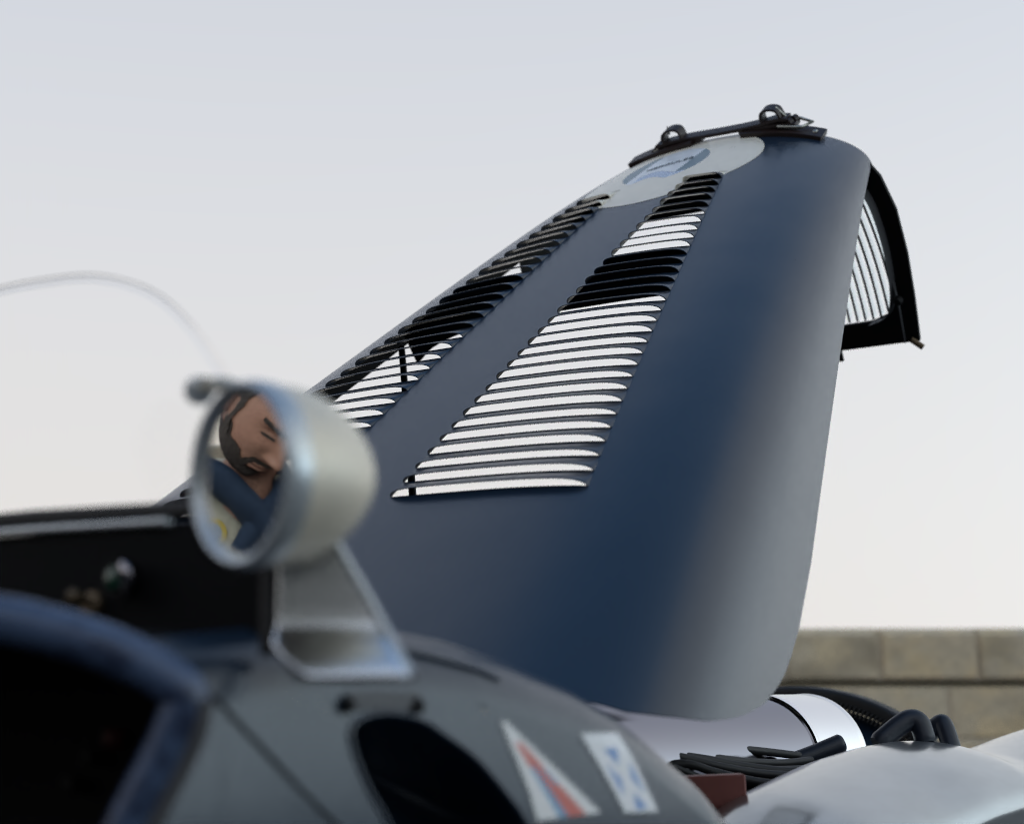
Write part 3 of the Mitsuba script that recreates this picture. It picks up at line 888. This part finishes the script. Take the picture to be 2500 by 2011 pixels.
# ------------------------------------------------------------------ wing mirror
MC = np.array([0.6814, 0.6494, 1.0694])
MN = np.array([-0.2130, -0.9761, -0.0421])
MA = -MN
R0 = 0.0530
prof = [(0.001, R0 - 0.0063), (-0.001, R0 - 0.0062), (-0.0045, R0 - 0.0045), (-0.0055, R0 - 0.0018), (-0.002, R0 + 0.0008), (0.003, R0 + 0.0015), (0.010, R0 + 0.0010)]
add('race_car__wing_mirror__rim', lathe(prof, MC, MA, 72), 'rim_aluminium', smooth=50)
body = [(0.010, R0 + 0.0002), (0.020, R0 - 0.0003), (0.030, R0 - 0.0012), (0.042, R0 - 0.0045), (0.054, R0 - 0.0105), (0.064, R0 - 0.0175), (0.073, R0 - 0.0260), (0.080, R0 - 0.0345), (0.0845, R0 - 0.0425), (0.087, R0 - 0.0490), (0.0878, 0.0)]
ss_ = spline(body, 40)
add('race_car__wing_mirror__housing', lathe([tuple(q) for q in ss_], MC, MA, 72), 'silver_paint', smooth=50, label='silver bullet shaped mirror housing')
add('race_car__wing_mirror__glass', up_facing(lathe([(0.0, R0 - 0.0061), (0.0, 0.0)], MC + MA * 0.0005, MA, 64), MN), 'mirror_glass', smooth=False, label='round mirror glass reflecting a bearded man')
# painted pylon with a flared foot
RT = np.array([0.81, 0.586, 0.0])     # along the pylon's face
NF = np.array([0.586, -0.81, 0.0])    # out of its face


def pyl(u, z, o): return np.array([0.684, 0.722, 0.0]) + RT * u + NF * o + np.array([0, 0, z])


prows = []
for z, ul, ur, of in ((1.040, -0.034, -0.001, 0.0), (1.020, -0.033, 0.011, 0.0), (1.000, -0.033, 0.0225, 0.0), (0.988, -0.033, 0.029, 0.0), (0.983, -0.0335, 0.032, 0.001), (0.979, -0.034, 0.035, 0.004), (0.974, -0.034, 0.038, 0.0095), (0.966, -0.027, 0.0435, 0.016), (0.958, -0.018, 0.049, 0.0205), (0.955, -0.014, 0.051, 0.021)):
    hw, th = (ur - ul) / 2, 0.0035 + of * 0.1
    cu = (ul + ur) / 2
    sec = rrect(2 * hw, 2 * th, th * 0.95, 6)
    fl_ = hw - th * 1.6
    sec = np.vstack([sec[:6], [[fl_, th], [0, th], [-fl_, th]], sec[6:18], [[-fl_, -th], [0, -th], [fl_, -th]], sec[18:]])
    prows.append([pyl(cu + q[0], z, of + q[1]) for q in sec])
prows = np.array(prows)
prows = np.concatenate([prows, prows[:, :1]], 1)
pm = grid_mesh(prows); pm.merge_vertices(); pm.fix_normals()
add('race_car__wing_mirror__pylon', pm, 'pylon_aluminium', smooth=60)
add('race_car__wing_mirror__pylon_edge', sweep(np.array([pyl(-0.0005, 1.040, 0.003), pyl(0.0235, 1.0, 0.003), pyl(0.036, 0.9785, 0.0055), pyl(0.0505, 0.9555, 0.0215)]), rrect(0.005, 0.0065, 0.002, 3), up=NF), 'rim_aluminium', smooth=50)
add('race_car__wing_mirror__bracket', rbox([0.010, 0.008, 0.075], 0.003, pyl(-0.038, 1.005, -0.002)), 'rubber', smooth=40)
add('race_car__wing_mirror__gasket', sweep(np.array([pyl(-0.030, 0.972, 0.012), pyl(-0.016, 0.9545, 0.021), pyl(0.02, 0.9535, 0.0215), pyl(0.052, 0.9545, 0.021)]), rrect(0.004, 0.005, 0.0015, 3), up=NF), 'rubber', smooth=40)
add('race_car__wing_mirror__mount', tube(np.array([MC + MA * 0.035 + np.array([-0.01, 0, -0.03]), pyl(-0.016, 1.03, 0)]), 0.010, 16), 'silver_paint')

# ------------------------------------------------------------------ engine bay
bay = trimesh.creation.box([1.14, 1.9, 0.5]); bay.apply_translation([0, 2.18, 0.48])
bay = trimesh.Trimesh(bay.vertices, bay.faces[np.abs(bay.face_normals[:, 2] - 1) > 0.1], process=False)
add('race_car__engine_bay', bay, 'black_paint', smooth=False)
tank_prof = spline([(-0.30, 0.03), (-0.29, 0.055), (-0.26, 0.080), (-0.20, 0.0945), (-0.10, 0.0985), (0.10, 0.0990), (0.36, 0.099)], 40)
tank_prof = [(float(a), float(b)) for a, b in tank_prof]
TO = np.array([0.200, 1.825, 0.834])
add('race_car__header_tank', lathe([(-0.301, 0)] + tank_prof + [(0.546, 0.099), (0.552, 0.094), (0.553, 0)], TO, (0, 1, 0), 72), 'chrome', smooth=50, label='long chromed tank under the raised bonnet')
add('race_car__header_tank__band', lathe([(0.376, 0.098), (0.377, 0.1030), (0.383, 0.1040), (0.387, 0.1020), (0.393, 0.1020), (0.527, 0.1020), (0.532, 0.1022), (0.537, 0.1040), (0.543, 0.1030), (0.544, 0.098)], TO, (0, 1, 0), 72), 'polished_aluminium', smooth=50)
# ribbed rubber hose arching over the radiator, and the painted cowl below it
ac = np.array([-0.075, 2.90, 0.745])
aa = np.radians(np.linspace(8, 172, 70))
arch = np.stack([ac[0] + 0.305 * np.cos(aa), np.full(70, 2.9), ac[2] + 0.188 * np.sin(aa)], 1)
add('race_car__radiator_hose', sweep(arch, rrect(0.05, 0.030, 0.010, 4), up=np.stack([np.cos(aa), 0 * aa, np.sin(aa)], 1)), 'rubber', smooth=50, label='black ribbed rubber hose arching over the radiator')
for a in np.radians(np.arange(12, 169, 1.9)):
    c = np.array([ac[0] + 0.291 * math.cos(a), 2.872, ac[2] + 0.174 * math.sin(a)])
    d = np.array([math.cos(a), 0, math.sin(a)])
    tn = np.array([-math.sin(a), 0, math.cos(a)])
    R = np.stack([tn, np.array([0, 1.0, 0]), d], 1)
    add('race_car__radiator_hose__rib', rbox([0.0035, 0.008, 0.020], 0.001, c, R), 'lead_rubber', smooth=30)
cow = []
for a in np.radians(np.linspace(0, 180, 40)):
    e = np.array([ac[0] + 0.285 * math.cos(a), 2.90, ac[2] + 0.168 * math.sin(a)])
    cow.append([e, e + np.array([-0.01 * math.cos(a), -0.04, -0.035]), e * [0.9, 1, 1] + np.array([0, -0.17, -0.075 * math.sin(a) - 0.01]), np.array([ac[0] + 0.2 * math.cos(a), 2.60, ac[2] + 0.05 * math.sin(a) - 0.02])])
add('race_car__radiator_cowl', up_facing(grid_mesh(np.array(cow)), (0, -0.5, 1)), 'navy_paint', smooth=True)
# right camshaft cover
cov = []
for yv, xc, zt, w in ((1.40, 0.500, 0.760, 0.070), (1.55, 0.490, 0.797, 0.075), (1.634, 0.478, 0.820, 0.080), (1.69, 0.471, 0.831, 0.082), (1.80, 0.459, 0.844, 0.083), (1.916, 0.447, 0.857, 0.085), (2.054, 0.447, 0.870, 0.087), (2.165, 0.447, 0.8745, 0.092), (2.231, 0.452, 0.872, 0.10), (2.29, 0.466, 0.858, 0.11),
                     (2.35, 0.475, 0.853, 0.12), (2.42, 0.480, 0.857, 0.13), (2.52, 0.485, 0.8665, 0.13), (2.64, 0.490, 0.881, 0.13), (2.85, 0.50, 0.90, 0.13)):
    th = np.linspace(-0.3, np.pi + 0.5, 33)
    wr = np.where(np.cos(th) > 0, 0.20, w)
    hr2 = np.where(np.cos(th) > 0, 0.155, 0.075)
    cov.append(np.stack([np.minimum(xc + wr * np.cos(th), 0.612), np.full(33, yv), zt - hr2 + hr2 * np.sin(th)], 1))
cov = np.array(cov)
yy_ = np.linspace(0, 1, len(cov))
y2 = np.linspace(0, 1, 90)
cov2 = np.stack([np.stack([np.interp(y2, yy_, cov[:, j, c]) for c in range(3)], -1) for j in range(33)], 1)
for _ in range(3):
    cov2[1:-1] = 0.25 * cov2[:-2] + 0.5 * cov2[1:-1] + 0.25 * cov2[2:]
cov2[..., 2] += 0.0003 * (meshkit.fbm(cov2 * 22, 3, 4) - 0.5)
add('race_car__cam_cover', up_facing(grid_mesh(cov2), (0, 0, 1)), 'cam_cover_aluminium', smooth=True, label='scuffed polished aluminium camshaft cover')
# plug caps and leads


def cap(key, pts, r, label=None):
    p = spline(pts, 24)
    sc = np.ones(len(p)); sc[-1] = 0.8; sc[0] = 0.8
    add(key, tube(p, r, 16, scale=sc), 'cap_rubber', smooth=50)
    e = p[-1] - p[-2]; e /= np.linalg.norm(e)
    return p


cap('race_car__plug_cap', [(0.405, 2.165, 0.868), (0.428, 2.19, 0.893), (0.442, 2.203, 0.902), (0.453, 2.207, 0.896), (0.462, 2.205, 0.870)], 0.0150)
cap('race_car__plug_cap', [(0.430, 2.26, 0.868), (0.458, 2.265, 0.894), (0.468, 2.262, 0.890), (0.484, 2.25, 0.853)], 0.0135)
cap('race_car__plug_cap', [(0.318, 2.085, 0.845), (0.342, 2.11, 0.857), (0.368, 2.135, 0.871)], 0.0135)
leads = [
    [(0.330, 2.095, 0.852), (0.300, 2.02, 0.861), (0.275, 1.95, 0.867), (0.255, 1.87, 0.866), (0.245, 1.80, 0.858), (0.25, 1.74, 0.84)],
    [(0.400, 1.93, 0.835), (0.365, 1.89, 0.839), (0.330, 1.85, 0.848), (0.300, 1.82, 0.858), (0.275, 1.79, 0.866), (0.250, 1.765, 0.869), (0.225, 1.73, 0.862)],
    [(0.415, 1.88, 0.826), (0.380, 1.85, 0.831), (0.340, 1.82, 0.842), (0.315, 1.80, 0.852), (0.297, 1.785, 0.852), (0.290, 1.775, 0.842), (0.300, 1.780, 0.828), (0.33, 1.80, 0.80)],
    [(0.345, 2.08, 0.848), (0.330, 2.02, 0.846), (0.310, 1.95, 0.850), (0.285, 1.88, 0.858), (0.265, 1.81, 0.859), (0.25, 1.76, 0.85)],
    [(0.395, 1.96, 0.840), (0.370, 1.93, 0.841), (0.335, 1.89, 0.848), (0.305, 1.85, 0.857), (0.280, 1.81, 0.862), (0.25, 1.77, 0.858)],
    [(0.355, 2.05, 0.838), (0.335, 2.00, 0.838), (0.305, 1.94, 0.842), (0.285, 1.87, 0.849), (0.27, 1.80, 0.850)],
    [(0.38, 1.86, 0.805), (0.345, 1.82, 0.818), (0.315, 1.79, 0.836), (0.29, 1.77, 0.846)],
    [(0.40, 1.87, 0.80), (0.365, 1.835, 0.815), (0.330, 1.805, 0.834), (0.30, 1.78, 0.850)],
]
for i, l in enumerate(leads):
    add('race_car__plug_lead', tube(spline(l, 48), 0.0054 if i < 6 else 0.0042, 12), 'lead_rubber', smooth=60)
# rust red bracket with a bolt
Rb = np.stack([np.array([0.80, 0.60, 0.04]), np.array([-0.60, 0.80, 0.0]), np.array([-0.03, -0.024, 1.0])], 1)
add('race_car__bracket', rbox([0.085, 0.03, 0.038], 0.0025, (0.410, 1.670, 0.8290), Rb), 'rust_red', smooth=30, label='rust red metal bracket beside the plug leads')
add('race_car__bracket__bolt', lathe([(0, 0.006), (0.003, 0.006), (0.004, 0.0)], np.array([0.258, 1.715, 0.8215]) + Rb @ np.array([0.030, -0.015, 0.006]), Rb @ np.array([0, -1.0, 0]), 8), 'buckle_steel')
add('race_car__bracket__nut', lathe([(0, 0.005), (0.005, 0.005), (0.008, 0.003), (0.008, 0)], np.array([0.258, 1.715, 0.8215]) + Rb @ np.array([0.022, 0, 0.017]), (0, 0, 1), 10), 'chrome')

# ------------------------------------------------------------------ the man beside the car, seen in the mirror
import manifold3d as m3


def chain(joints, links, edge=0.02, smooth_it=6):
    """One surface round spheres (point, radius) joined two by two."""
    ball = trimesh.creation.icosphere(2, 1.0).vertices
    parts = []
    for a, b in links:
        (p, r), (q, t) = joints[a], joints[b]
        parts.append(m3.Manifold.hull_points(np.vstack([ball * r + p, ball * t + q])))
    w = m3.Manifold.batch_boolean(parts, m3.OpType.Add)
    return w.refine_to_length(edge), smooth_it


def to_tm(man):
    me = man.to_mesh()
    m = trimesh.Trimesh(np.array(me.vert_properties[:, :3]), np.array(me.tri_verts), process=True)
    return m


def soft(man, n):
    m = to_tm(man)
    trimesh.smoothing.filter_taubin(m, iterations=n)
    return m


HC = np.array([-0.9987, -0.0200, 1.3262])                       # centre of the head
HB = np.array([[0.2566, 0.6300, 0.7330], [0.9460, -0.0083, -0.3241], [0.1981, -0.7766, 0.5981]])   # columns: his left, forward, up


def gau(x, z, x0, z0, sx, sz): return np.exp(-((x - x0) / sx) ** 2 - ((z - z0) / sz) ** 2)


def head_local():
    ico = trimesh.creation.icosphere(6, 1.0)
    v = np.array(ico.vertices)
    x, y, z = v[:, 0] * 0.074, v[:, 1] * 0.096, v[:, 2] * 0.118
    low = np.clip((-z - 0.01) / 0.10, 0, 1)
    x = x * (1 - 0.26 * low ** 1.3)
    y = np.where(y > 0, y * (1 - 0.05 * low), y * (1 - 0.42 * low))
    front = np.clip(y / 0.05, 0, 1)
    ax = np.abs(x)
    d = 0.0065 * gau(ax, z, 0.026, 0.033, 0.022, 0.011) - 0.0125 * gau(ax, z, 0.031, 0.014, 0.0145, 0.0115)
    d += 0.0055 * gau(ax, z, 0.031, 0.010, 0.011, 0.0075)
    d += 0.005 * gau(ax, z, 0.045, -0.022, 0.018, 0.018)
    ridge = np.clip((0.030 - z) / 0.058, 0, 1) * (z > -0.0285) + np.exp(-((z + 0.0285) / 0.0055) ** 2) * (z <= -0.0285)
    d += (0.006 + 0.021 * ridge) * np.exp(-(x / (0.0075 + 0.005 * ridge)) ** 2) * ((z < 0.032) & (z > -0.048))
    d += 0.009 * gau(ax, z, 0.0125, -0.0265, 0.0065, 0.0075)
    d += 0.0055 * gau(x, z, 0, -0.055, 0.021, 0.0045) + 0.0060 * gau(x, z, 0, -0.0665, 0.018, 0.0055) - 0.005 * gau(x, z, 0, -0.0608, 0.022, 0.0022)
    d -= 0.004 * gau(x, z, 0, -0.078, 0.02, 0.006)
    d += 0.010 * gau(x, z, 0, -0.098, 0.02, 0.014)
    y = y + front * d
    return np.column_stack([x, y, z]), np.array(ico.faces)


hv, hf = head_local()


def head_world(v): return HC + v @ HB.T


def shell_part(mask, thick, seed, jitter):
    n = meshkit.arrays((hv, hf), True)[2]
    v = hv + n * (thick + jitter * meshkit.noise(hv * 400, seed))[:, None]
    f = hf[mask[hf].all(1)]
    used, inv = np.unique(f, return_inverse=True)
    m = trimesh.Trimesh(head_world(v[used]), inv.reshape(-1, 3), process=False)
    if np.linalg.det(HB) < 0:
        m.invert()
    return m


hx, hy, hz = np.abs(hv[:, 0]), hv[:, 1], hv[:, 2]
wob = 0.006 * (meshkit.noise(hv * 60, 3) - 0.5)
hair_mask = ((hz + wob > 0.088 - 0.9 * np.clip(-(hy - 0.055), 0, 0.06)) & (hy < 0.072)) | ((hy + wob < -0.015) & (hz > -0.065)) | ((hy + wob < 0.030) & (hz > 0.02) & (hx > 0.05)) | ((hy + wob > 0.018) & (hy + wob < 0.030) & (hx > 0.05) & (hz > -0.05) & (hz < 0.03))
beard_mask = ((hz + wob < -0.043 - 0.30 * np.clip(hy - 0.05, 0, 1)) & (hy > -0.01) & ~((np.abs(hz + 0.061) < 0.0105) & (hx < 0.022) & (hy > 0.05)) & ~((hz > -0.075) & (hy > 0.062) & (hx > 0.034))) | ((hz < -0.0395) & (hz > -0.052) & (hx < 0.031) & (hy > 0.05)) | ((hz < -0.02) & (hy + wob > 0.008) & (hy + wob < 0.036) & (hx > 0.045))
brow_mask = (np.abs(hz - 0.0300 - 0.10 * (hx - 0.03)) < 0.0044) & (hx > 0.012) & (hx < 0.050) & (hy > 0.03)
lash_mask = (np.abs(hz - 0.0075) < 0.0027) & (hx > 0.020) & (hx < 0.044) & (hy > 0.03)


def skin_col(p, n, uv):
    a = mikit.fbm(p.x * 45, p.y * 45, p.z * 45, 3)
    b = mikit.noise(p.x * 400, p.y * 400, p.z * 400)
    return mikit.mix((0.50, 0.265, 0.190), (0.57, 0.290, 0.215), a) * (0.88 + 0.2 * b)


def jacket_col(p, n, uv):
    b = mikit.noise(p.x * 500, p.y * 500, p.z * 500)
    a = mikit.fbm(p.x * 12, p.y * 12, p.z * 12, 3)
    return mi.Color3f(0.56, 0.52, 0.43) * (0.82 + 0.14 * b + 0.2 * a)


scene['skin'] = principled(mikit.proc(skin_col), 0.42, specular=0.45)
scene['jacket_cloth'] = principled(mikit.proc(jacket_col), 0.8, specular=0.2, sheen=0.3)
scene['scarf_cloth'] = principled((0.034, 0.054, 0.098), 0.8, specular=0.2, sheen=0.5)
scene['trouser_cloth'] = principled((0.035, 0.04, 0.055), 0.85, specular=0.2)
scene['shoe_leather'] = principled((0.02, 0.014, 0.01), 0.4, specular=0.4)
scene['hair_dark'] = principled((0.070, 0.055, 0.050), 0.6, specular=0.4)
scene['badge_yellow'] = principled((0.50, 0.36, 0.05), 0.6)
scene['badge_blue'] = principled((0.16, 0.22, 0.32), 0.6)

A = np.array
BODY = {
    'skull': (HC + HB @ A([0, -0.02, -0.02]), 0.055), 'neck': (A([-1.100, -0.030, 1.235]), 0.047), 'nape': (A([-1.150, 0.015, 1.190]), 0.050), 'chest': (A([-1.205, 0.030, 1.085]), 0.112),
    'sl': (A([-1.185, 0.200, 1.115]), 0.058), 'el': (A([-1.060, 0.290, 0.930]), 0.042), 'wl': (A([-0.830, 0.230, 0.960]), 0.028),
    'sr': (A([-1.185, -0.150, 1.130]), 0.058), 'er': (A([-1.090, -0.250, 0.920]), 0.042), 'wr': (A([-0.860, -0.190, 0.950]), 0.028),
    'belly': (A([-1.285, 0.030, 0.965]), 0.105), 'pl': (A([-1.330, 0.115, 0.865]), 0.088), 'pr': (A([-1.330, -0.055, 0.865]), 0.088),
    'kl': (A([-1.270, 0.130, 0.47]), 0.055), 'kr': (A([-1.270, -0.070, 0.47]), 0.055), 'al': (A([-1.340, 0.130, 0.09]), 0.038), 'ar': (A([-1.340, -0.070, 0.09]), 0.038),
}
LINKS = [('skull', 'neck'), ('neck', 'chest'), ('chest', 'sl'), ('chest', 'sr'), ('sl', 'el'), ('el', 'wl'), ('sr', 'er'), ('er', 'wr'), ('chest', 'belly'),
         ('belly', 'pl'), ('belly', 'pr'), ('pl', 'pr'), ('pl', 'kl'), ('kl', 'al'), ('pr', 'kr'), ('kr', 'ar'), ('sl', 'pl'), ('sr', 'pr')]


def hand(w, fwd, side, nrm_, curl):
    """Joints of a hand: palm, four unequal fingers bent by curl, and a thumb from the palm's side."""
    fwd, side, nrm_ = (A(q, float) / np.linalg.norm(q) for q in (fwd, side, nrm_))
    J, Lk = {}, []
    J['p0'] = (w, 0.025)
    for i, (o, ln) in enumerate([(-0.030, 0.070), (-0.010, 0.079), (0.010, 0.074), (0.029, 0.058)]):
        base = w + fwd * 0.085 + side * o
        J[f'k{i}'] = (base, 0.0115)
        Lk += [('p0', f'k{i}')]
        if i:
            Lk.append((f'k{i-1}', f'k{i}'))
        p, a, prev = base, 0.0, f'k{i}'
        for s, (fr, r) in enumerate([(0.46, 0.0092), (0.30, 0.0084), (0.24, 0.0074)]):
            a += curl * (0.6 + 0.3 * s)
            p = p + (fwd * math.cos(a) + nrm_ * math.sin(a)) * ln * fr
            J[f'f{i}{s}'] = (p, r)
            Lk.append((prev, f'f{i}{s}'))
            prev = f'f{i}{s}'
    t0 = w + fwd * 0.030 - side * 0.030
    t1 = t0 + fwd * 0.030 - side * 0.024 + nrm_ * 0.012
    t2 = t1 + fwd * 0.026 - side * 0.006 + nrm_ * 0.010
    J['t0'], J['t1'], J['t2'] = (t0, 0.0145), (t1, 0.0110), (t2, 0.0088)
    Lk += [('p0', 't0'), ('t0', 't1'), ('t1', 't2')]
    return J, Lk


core_, _ = chain(BODY, LINKS, 0.03)
hl, ll = hand(BODY['wl'][0], (0.97, -0.2, -0.08), (-0.2, -0.97, 0), (0, 0, -1), 0.35)
hr, lr = hand(BODY['wr'][0], (0.97, 0.2, -0.08), (-0.2, 0.97, 0), (0, 0, -1), 0.35)
pieces_ = [core_, chain(hl, ll, 0.006)[0], chain(hr, lr, 0.006)[0]]
hm = trimesh.Trimesh(head_world(hv), hf, process=False)
if hm.volume < 0:
    hm.invert()
pieces_.append(m3.Manifold(m3.Mesh(vert_properties=np.asarray(hm.vertices, np.float32), tri_verts=np.asarray(hm.faces, np.uint32))))
body_ = to_tm(m3.Manifold.batch_boolean(pieces_, m3.OpType.Add))
add('person', body_, 'skin', smooth=40)
labels['person'] = {'label': 'bearded man in a cream jacket and navy scarf looking down, seen in the wing mirror', 'category': 'person'}


def clothes(names, links, grow, edge=0.02, n=8):
    J = {k: (BODY[k][0], BODY[k][1] + grow) for k in names}
    return soft(chain(J, links, edge)[0], n)


jk = clothes(['nape', 'chest', 'sl', 'sr', 'el', 'er', 'wl', 'wr', 'belly', 'pl', 'pr'], [('nape', 'chest'), ('nape', 'sl'), ('nape', 'sr'), ('chest', 'sl'), ('chest', 'sr'), ('sl', 'el'), ('el', 'wl'), ('sr', 'er'), ('er', 'wr'), ('chest', 'belly'), ('belly', 'pl'), ('belly', 'pr'), ('pl', 'pr'), ('sl', 'pl'), ('sr', 'pr')], 0.022)
jv = np.array(jk.vertices)
jn = jk.vertex_normals
jk.vertices = jv + jn * (0.016 * (meshkit.fbm(jv * 9, 3, 2) - 0.5))[:, None]
for nm_, sgn in (('wl', 1), ('wr', 1)):       # open cuffs: the sleeve ends before the wrist
    w, e = BODY[nm_][0], BODY['e' + nm_[1]][0]
    ax_ = (w - e) / np.linalg.norm(w - e)
    keep = (np.array(jk.vertices) - (w - ax_ * 0.03)) @ ax_ < 0
    near = np.linalg.norm(np.array(jk.vertices) - w, axis=1) < 0.12
    jk.update_faces((keep | ~near)[jk.faces].all(1))
add('person__jacket', jk, 'jacket_cloth', smooth=60)
collar_path = spline([(-1.055, -0.055, 1.195), (-1.090, -0.075, 1.215), (-1.150, -0.055, 1.250), (-1.180, 0.020, 1.262), (-1.160, 0.100, 1.245), (-1.100, 0.118, 1.205), (-1.062, 0.090, 1.180)], 50)
add('person__jacket__collar', sweep(collar_path, rrect(0.016, 0.050, 0.005), up=(0.4, 0, 1)), 'jacket_cloth', smooth=60)
for nm_, pts_, wd in (('person__scarf', [(-1.235, 0.075, 1.245), (-1.190, 0.110, 1.268), (-1.130, 0.098, 1.258), (-1.075, 0.062, 1.228), (-1.052, 0.018, 1.184), (-1.052, -0.030, 1.122), (-1.066, -0.075, 1.050), (-1.090, -0.105, 0.985)], 1.0),
                      ('person__scarf__end', [(-1.225, -0.030, 1.245), (-1.165, -0.075, 1.250), (-1.085, -0.075, 1.220), (-1.050, -0.060, 1.180), (-1.048, -0.020, 1.140), (-1.065, 0.010, 1.090)], 0.8)):
    q = spline(pts_, 60)
    scv = sweep(q, circle(0.024 * wd, 18, 0.037 * wd), up=(0.55, 0.5, 0.65), caps=True)
    vv_ = np.array(scv.vertices)
    scv.vertices = vv_ + scv.vertex_normals * (0.010 * (meshkit.fbm(vv_ * A([30, 14, 30]), 3, 8) - 0.5))[:, None]
    add(nm_, scv, 'scarf_cloth', smooth=60)
tr = clothes(['pl', 'pr', 'kl', 'kr', 'al', 'ar'], [('pl', 'pr'), ('pl', 'kl'), ('kl', 'al'), ('pr', 'kr'), ('kr', 'ar')], 0.018)
add('person__trousers', tr, 'trouser_cloth', smooth=60)
for nm_ in ('al', 'ar'):
    a = BODY[nm_][0]
    sh, _ = chain({'h': (A([a[0] - 0.03, a[1], 0.045]), 0.044), 'm': (A([a[0] + 0.08, a[1], 0.042]), 0.042), 't': (A([a[0] + 0.17, a[1], 0.034]), 0.034)}, [('h', 'm'), ('m', 't')], 0.015)
    shm = soft(sh, 4)
    vq = np.array(shm.vertices); vq[:, 2] = np.maximum(vq[:, 2], 0.002); shm.vertices = vq
    add('person__shoe', shm, 'shoe_leather', smooth=60)
add('person__hair', shell_part(hair_mask, 0.0022, 2, 0.0035), 'hair_dark', smooth=60)
add('person__beard', shell_part(beard_mask, 0.0006, 4, 0.0022), 'hair_dark', smooth=60)
add('person__eyebrow', shell_part(brow_mask & (hv[:, 0] > 0), 0.0022, 5, 0.002), 'hair_dark', smooth=60)
add('person__eyebrow', shell_part(brow_mask & (hv[:, 0] < 0), 0.0022, 5, 0.002), 'hair_dark', smooth=60)
add('person__eyelash', shell_part(lash_mask & (hv[:, 0] > 0), 0.0012, 5, 0.001), 'hair_dark', smooth=60)
add('person__eyelash', shell_part(lash_mask & (hv[:, 0] < 0), 0.0012, 5, 0.001), 'hair_dark', smooth=60)
for sd in (1, -1):
    ea = np.linspace(-2.5, 2.1, 26)
    rim_ = np.stack([sd * (0.074 + 0.010 * np.ones(26)), -0.012 - 0.018 * np.cos(ea) * 0.9, 0.002 + 0.031 * np.sin(ea)], 1)
    ear = cat(tube(head_world(rim_), 0.0048, 8), rbox([0.010, 0.030, 0.048], 0.0045, head_world(A([sd * 0.0745, -0.010, 0.0])), HB if np.linalg.det(HB) > 0 else HB * A([-1, 1, 1])))
    add('person__ear', ear, 'skin', smooth=60)
# round club badge sewn on the left breast
BC = A([-1.075, 0.062, 1.128])
jd = np.linalg.norm(np.array(jk.vertices) - BC, axis=1)
bn0 = jk.vertex_normals[np.argmin(jd)]
bc0 = np.array(jk.vertices)[np.argmin(jd)]
for r0, hgt, mat_, nm_ in ((0.026, 0.004, 'badge_yellow', 'badge'), (0.017, 0.006, 'badge_blue', 'badge__centre')):
    add('person__' + ('badge' if nm_ == 'badge' else 'badge_centre'), lathe([(-0.012, r0), (hgt, r0), (hgt + 0.001, r0 - 0.003), (hgt + 0.001, 0)], bc0, bn0, 28), mat_)
